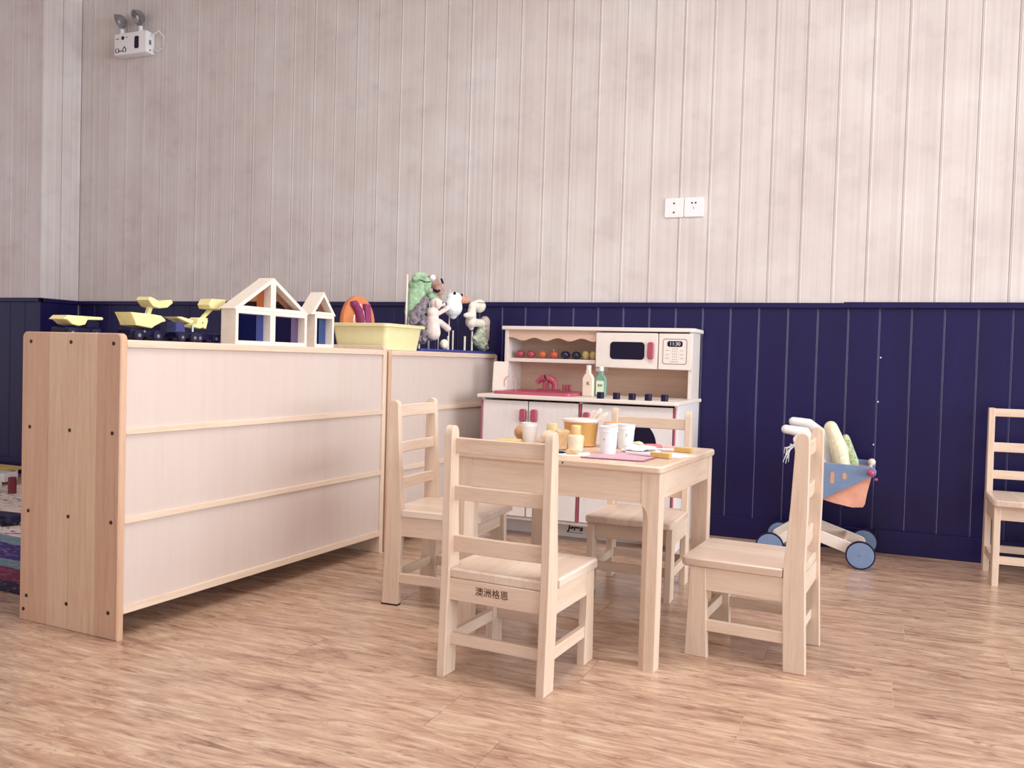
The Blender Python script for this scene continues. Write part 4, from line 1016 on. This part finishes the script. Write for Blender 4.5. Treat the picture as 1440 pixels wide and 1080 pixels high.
solo(MB().prism([(-0.558, 2.575), (-0.505, 2.585), (-0.470, 2.66), (-0.54, 2.70), (-0.60, 2.62)], 'z', TT, TT+0.0018), 'paper_napkin', PAPER, 'white paper napkin under the nearer toy knife at the right table edge', 'napkin', (-0.54, 2.64, TT))
# left end of the table: bun, yellow slice, cream round
BUN = cloth('bun_brown', 'B97F52', 'E0B48A', 20, 0.7, 0.15)
me = blob('toy_bun', [('s', (-1.098, 2.810, TT+0.027), (0.026, 0.03, 0.027))], BUN, None, 0.004, off=(-1.098, 2.81, TT))
o = mesh_part('toy_bun', me, None); o.matrix_world = Matrix.Translation((-1.098, 2.81, TT)); o['label'] = 'round brown toy bun behind the leftmost white cup'; o['category'] = 'toy bread'
solo(MB().prism([(-1.135, 2.66), (-1.055, 2.67), (-1.06, 2.72), (-1.125, 2.73)], 'z', TT, TT+0.012, 0.002), 'toy_cheese', plain('cheese_slab_yellow', 'E0CC8A', 0.5, 0.3, 0.04), 'flat yellow toy cheese slab at the left end of the table', 'toy food', (-1.09, 2.69, TT))
me = blob('toy_bun', [('s', (-0.985, 2.775, TT+0.022), (0.028, 0.028, 0.022))], cloth('bun_pale', 'E6CDB0', 'F4E4CC', 20, 0.7, 0.15), None, 0.004, off=(-0.985, 2.775, TT))
o = mesh_part('toy_bun', me, None); o.matrix_world = Matrix.Translation((-0.985, 2.775, TT)); o['label'] = 'pale cream toy bun half hidden by the front chair post'; o['category'] = 'toy bread'
solo(MB().lathe((-0.995, 2.835, TT), [(0.018, 0), (0.019, 0.002), (0.019, 0.060), (0.017, 0.063), (0.001, 0.063)], 24), 'toy_pot', plain('pot_straw', 'EBD9A8', 0.5, 0.3, 0.03), 'straw-yellow cylindrical toy tin behind the pale bun', 'toy tin', (-0.995, 2.835, TT))

# ------------------------------------------------------------------ doll trolley
t = thing('shopping_trolley', 'wooden toy shopping trolley with dusty blue sides, orange cloth bag and four blue wheels', 'toy trolley', (-0.17, 4.11, 0))
YN, YFAR = 3.965, 4.262
WR = 0.060
for x, y, s in ((0.012, YN-0.016, -1), (-0.359, YN-0.016, -1), (0.024, YFAR+0.002, 1), (-0.343, YFAR+0.002, 1)):
    w_ = MB().cyl((x, y, WR), WR-0.004, 0.018, 'y', 40, 0.003).build('wheel', DUSTB, t)
    tr_ = MB(); 
    n = 40
    rings = [[(x+r_*math.cos(2*PI*i/n), yy, WR+r_*math.sin(2*PI*i/n)) for i in range(n)] for r_, yy in ((WR-0.005, y+0.001), (WR-0.001, y+0.001), (WR, y+0.003), (WR, y+0.015), (WR-0.001, y+0.017), (WR-0.005, y+0.017))]
    tr_.loft(rings).build('tyre', TYRE, w_)
    MB().cyl((x, y-0.002 if s < 0 else y+0.017, WR), 0.0045, 0.003, 'y', 12).build('hub_cap', METAL, w_)
def bar(p0, p1, w, y0, y1):
    """flat wooden bar with rounded ends in the xz plane"""
    p0, p1 = Vector(p0), Vector(p1); d = (p1-p0).normalized(); a0 = math.atan2(d.y, d.x); r = w/2; pts = []
    for i in range(9): a = a0-PI/2+PI*i/8; pts.append((p1.x+r*math.cos(a), p1.y+r*math.sin(a)))
    for i in range(9): a = a0+PI/2+PI*i/8; pts.append((p0.x+r*math.cos(a), p0.y+r*math.sin(a)))
    return MB().prism(pts, 'y', y0, y1, 0.002)
for y0 in (YN, YFAR-0.014):
    bar((0.008, 0.068), (-0.205, 0.137), 0.050, y0+0.0145 if y0 == YN else y0-0.0145, y0+0.027 if y0 == YN else y0-0.002).build('front_rail', W_PALE, t)
    bar((-0.352, 0.068), (-0.185, 0.185), 0.042, y0, y0+0.014).build('rear_rail', W_PALE, t)
    bar((-0.190, 0.190), (-0.262, 0.535), 0.035, y0+0.0145 if y0 == YN else y0-0.0145, y0+0.028 if y0 == YN else y0-0.001).build('handle_arm', W_PALE, t)
    px = [(-0.262, 0.448), (0.030, 0.4375)] + [(0.040+0.022*math.cos(a), 0.415+0.022*math.sin(a)) for a in [PI*0.45-i*PI*0.2 for i in range(6)]] + [(-0.175, 0.268), (-0.225, 0.262), (-0.262, 0.300)]
    sp = MB().prism(px, 'y', y0+0.0005, y0+0.0125, 0.002).build('side_panel', DUSTB, t)
    for xx, z0_, z1_ in ((-0.112, 0.355, 0.405), (-0.063, 0.376, 0.405)):
        MB().prism(rrect(xx-0.008, xx+0.008, z0_, z1_, 0.0075), 'y', y0-0.0006, y0+0.002).build('panel_slot', plain('slot_tan', 'D2A07C', 0.7, 0.2, 0.02), sp, label='tan oval slot in the blue side')
for x, z in ((0.040, 0.415), (0.010, 0.066), (-0.352, 0.066), (-0.262, 0.535)):
    MB().cyl((x, YN-0.004, z), 0.008 if z < 0.5 else 0.013, YFAR-YN+0.012, 'y', 16).build('cross_dowel', W_PALE, t)
MB().ball((0.040, YN-0.014, 0.415), 0.0165, 18).build('pink_ball', PINKB, t, label='pink ball end cap')
MB().ball((0.045, YFAR-0.03, 0.432), 0.0165, 18).build('natural_ball', W_PALE, t)
MB().cyl((0.058, 4.08, 0.372), 0.006, 0.012, 'x', 10).build('bag_button', PINKB, t)
MB().cyl((-0.055, YN+0.02, 0.10), 0.012, 0.25, 'y', 14).build('cross_dowel', W_X, t)
# cloth bag
CL, nt, b = new_mat('orange_bag_cloth')
f = noise_n(nt, tc(nt), 18, 4)
nt.links.new(ramp(nt, f, [(0.3, srgb('DC9880')), (0.7, srgb('EDB29C'))]), b.inputs['Base Color']); b.inputs['Roughness'].default_value = 0.85
b.inputs['Subsurface Weight'].default_value = 0.0
bump(nt, b, noise_n(nt, tc(nt), 9, 3), 0.4, 0.01)
prof = [(0.047, 0.412), (0.030, 0.335), (0.022, 0.275), (0.014, 0.262), (-0.030, 0.258), (-0.100, 0.270), (-0.190, 0.292), (-0.235, 0.320), (-0.240, 0.440)]
bg_ = MB()
def bagring(y, k):
    out = []
    for i, (x, z) in enumerate(prof):
        sag = -0.012*k*math.sin(PI*i/(len(prof)-1)); out.append((x+0.004*k*math.sin(i*2.1), y, z+sag))
    return out
R_ = [bagring(YN+0.0135+(YFAR-YN-0.028)*u, k) for u, k in ((0, 0), (0.2, 0.7), (0.4, 1.0), (0.6, 0.9), (0.8, 0.7), (1.0, 0))]
bg_.loft(R_, cap=False, closed=False)
for y in (YN+0.0135, YFAR-0.0145):
    vs = [bg_.bm.verts.new((p[0], y, p[1])) for p in prof]; bg_.bm.faces.new(vs)
o = bg_.build('cloth_bag', CL, t)
# vegetables in the trolley
RAD = plain('radish_white', 'F2EEEC', 0.45, 0.4, 0.03)
def veg(name, shapes, mat, label, off, voxel=0.004):
    me = blob(name, shapes, mat, None, voxel, off=off)
    o = mesh_part(name, me, None); o.matrix_world = Matrix.Translation(off); o['label'] = label; o['category'] = 'toy vegetable'
    return o
veg('toy_radish', [('c', (-0.316, 4.04, 0.573), (-0.235, 4.05, 0.562), 0.020, 0.024), ('c', (-0.235, 4.05, 0.562), (-0.155, 4.07, 0.42), 0.024, 0.024), ('c', (-0.155, 4.07, 0.42), (-0.13, 4.08, 0.30), 0.022, 0.02)], RAD, 'lower white toy radish poking left out of the trolley', (-0.20, 4.06, 0.29))
veg('toy_radish', [('c', (-0.290, 4.12, 0.604), (-0.225, 4.12, 0.594), 0.021, 0.026), ('c', (-0.225, 4.12, 0.594), (-0.165, 4.12, 0.550), 0.026, 0.027), ('c', (-0.165, 4.12, 0.550), (-0.12, 4.12, 0.32), 0.024, 0.022)], RAD, 'upper white toy radish arching left over the other one', (-0.20, 4.12, 0.31))
veg('toy_corn', [('c', (-0.128, 4.05, 0.590), (-0.092, 4.05, 0.50), 0.029, 0.037), ('c', (-0.092, 4.05, 0.50), (-0.058, 4.05, 0.33), 0.038, 0.030)], plain('corn_cream', 'F0E6C8', 0.5, 0.3, 0.08, 60), 'thick cream-yellow toy corn standing in the trolley', (-0.08, 4.05, 0.30))
veg('corn_husk', [('c', (-0.066, 4.10, 0.545), (-0.034, 4.10, 0.44), 0.016, 0.026), ('c', (-0.034, 4.10, 0.44), (-0.03, 4.10, 0.32), 0.026, 0.014)], cloth('husk_green', '7C9068', 'D5DDB4', 60), 'mottled green toy leek leaf right of the corn in the trolley', (-0.03, 4.09, 0.30))
t = thing('toy_leek', 'pale green toy leek with stringy white roots hanging left of the trolley handle', 'toy vegetable', (-0.18, 4.0, 0.31))
blob('stalk', [('c', (-0.265, 3.99, 0.515), (-0.19, 4.0, 0.47), 0.011, 0.015), ('c', (-0.19, 4.0, 0.47), (-0.16, 4.02, 0.32), 0.014, 0.012)], plain('leek_green', 'C3CCA4', 0.5, 0.3, 0.1), t, 0.003)
rt_ = MB()
for i in range(7):
    p = Vector((-0.268, 3.985+random.uniform(-0.008, 0.008), 0.518+random.uniform(-0.006, 0.006))); pts = [p.copy()]
    for k_ in range(6):
        p = p + Vector((random.uniform(-0.016, -0.002)*(1 if k_ < 3 else 0.2), random.uniform(-0.004, 0.004), random.uniform(-0.022, 0.008) if i % 2 else random.uniform(-0.028, -0.008)*(0.4 if k_ < 2 else 1))); pts.append(p.copy())
    rt_.tube(pts, [0.0022]*4+[0.0014]*3, 5)
o = rt_.build('roots', PAPER, t); o['kind'] = 'stuff'

# ------------------------------------------------------------------ play corner seen left of the shelf
def rug_mat():
    m, nt, b = new_mat('city_play_rug')
    co = tc(nt)
    w1 = noise_n(nt, co, 5, 3)
    sx = N(nt, 'ShaderNodeSeparateXYZ'); nt.links.new(co, sx.inputs[0])
    # wobble the bands a little
    ad = N(nt, 'ShaderNodeMath', operation='MULTIPLY_ADD'); nt.links.new(w1, ad.inputs[0]); ad.inputs[1].default_value = 0.05; nt.links.new(sx.outputs[1], ad.inputs[2])
    dv = N(nt, 'ShaderNodeMath', operation='DIVIDE'); nt.links.new(ad.outputs[0], dv.inputs[0]); dv.inputs[1].default_value = 1.6
    r = N(nt, 'ShaderNodeValToRGB'); r.color_ramp.interpolation = 'CONSTANT'; nt.links.new(dv.outputs[0], r.inputs[0])
    st = [(0.0, '241C40'), (0.06, '6E2848'), (0.135, '5F8290'), (0.19, '2C2870'), (0.30, '5F8290'), (0.35, '8A86A0'), (0.40, 'E0C0A0'), (0.45, '2E2A58'), (0.53, 'E2C4A6'), (0.62, 'A7A29A'), (0.75, 'E6D3BC')]
    e = r.color_ramp.elements
    while len(e) < len(st): e.new(0.5)
    for i, (p, c) in enumerate(st): e[i].position = p; e[i].color = srgb(c)
    f2 = noise_n(nt, mapping(nt, co, (1, 2.4, 1)), 11, 4, 0.7, 1.0)
    sp = ramp(nt, f2, [(0.40, srgb('262048')), (0.47, (0.8, 0.78, 0.82, 1)), (0.60, srgb('E8C8B0'))])
    gt = N(nt, 'ShaderNodeMath', operation='GREATER_THAN'); nt.links.new(dv.outputs[0], gt.inputs[0]); gt.inputs[1].default_value = 0.36
    mm = N(nt, 'ShaderNodeMath', operation='MULTIPLY'); nt.links.new(gt.outputs[0], mm.inputs[0]); mm.inputs[1].default_value = 0.8
    c = mix(nt, r.outputs[0], sp, mm.outputs[0])
    f3 = noise_n(nt, mapping(nt, co, (1, 1.5, 1)), 22, 2, 0.5, 1.5)
    c = mix(nt, c, srgb('D88AA0'), ramp(nt, f3, [(0.60, (0, 0, 0)), (0.63, (0.7, 0.7, 0.7)), (0.68, (0, 0, 0))]))
    nt.links.new(c, b.inputs['Base Color']); b.inputs['Roughness'].default_value = 0.95
    bump(nt, b, noise_n(nt, co, 300, 2), 0.5, 0.003)
    return m
RF = Matrix.Translation((-2.50, 2.085, 0)) @ Matrix.Rotation(-0.07, 4, 'Z')
rg = solo(MB().prism(rrect(-2.3, 0.0, 0.0, 1.62, 0.03), 'z', 0.0, 0.008, 0.003), 'play_rug', rug_mat(), 'multicoloured road-map play rug on the floor behind the long shelf', 'rug', (0, 0, 0), RF)
# low wooden garage with maroon posts and toy cars
t = thing('toy_garage', 'low yellow-topped wooden toy garage with maroon posts against the navy wall at far left', 'toy garage', (-5.35, 3.90, 0))
MAR = plain('maroon_paint', '7E3340', 0.5, 0.3, 0.05)
MB().box((-5.9, 3.84, 0.044), (-5.02, 4.02, 0.062), 0.002).build('roof_board', plain('mustard_board', 'E3C57C', 0.5, 0.3, 0.06), t)
MB().box((-5.9, 3.96, 0.0), (-5.02, 3.975, 0.044), 0.001).build('back_board', W_PALE, t)
for x in (-5.055, -5.32, -5.6, -5.88): MB().box((x-0.014, 3.845, 0), (x+0.014, 3.87, 0.044), 0.001).build('post', MAR, t)
def toycar(label, x, y, rz, c, L=0.26, z=0.0085):
    t = thing('toy_car', label, 'toy vehicle', (0, 0, 0))
    t.matrix_world = Matrix.Translation((x, y, z)) @ Matrix.Rotation(rz, 4, 'Z')
    h = L*0.26
    MB().prism([(-L/2, 0.015), (L/2, 0.015), (L/2, 0.035), (L*0.34, 0.042), (L*0.26, h), (-L*0.46, h), (-L/2, h*0.8)], 'y', -L*0.2, L*0.2, 0.003).build('body', plain('car_'+c, c, 0.35, 0.5, 0.03), t)
    for wa in (-L*0.203, L*0.19): MB().prism([(-L*0.36, h*0.62), (L*0.26, h*0.62), (L*0.22, h*0.9), (-L*0.36, h*0.9)], 'y', wa, wa+L*0.013).build('side_window', BLACK, t)
    for wx in (-L*0.3, L*0.3):
        for wy in (-L*0.21, L*0.18): MB().cyl((wx, wy, L*0.075), L*0.075, L*0.04, 'y', 16, 0.002).build('wheel', BLACK, t)
toycar('white toy van with black wheels in front of the toy garage', -4.93, 3.74, 3.24, 'EDEAF0', 0.26, 0.0)
toycar('second white toy van, nearer, at the left end of the rug edge', -4.66, 3.44, 3.24, 'E6E2EC', 0.24, 0.0085)
solo(MB().cyl((-4.44, 3.48, 0), 0.022, 0.10, 'z', 16, 0.003), 'toy_post', MAR, 'short maroon toy post standing at the right of the toy cars', 'toy', (-4.44, 3.48, 0))
toycar('dark toy car seen side-on on the play rug', -3.72, 2.86, 3.2, '2A264C', 0.20, 0.0085)
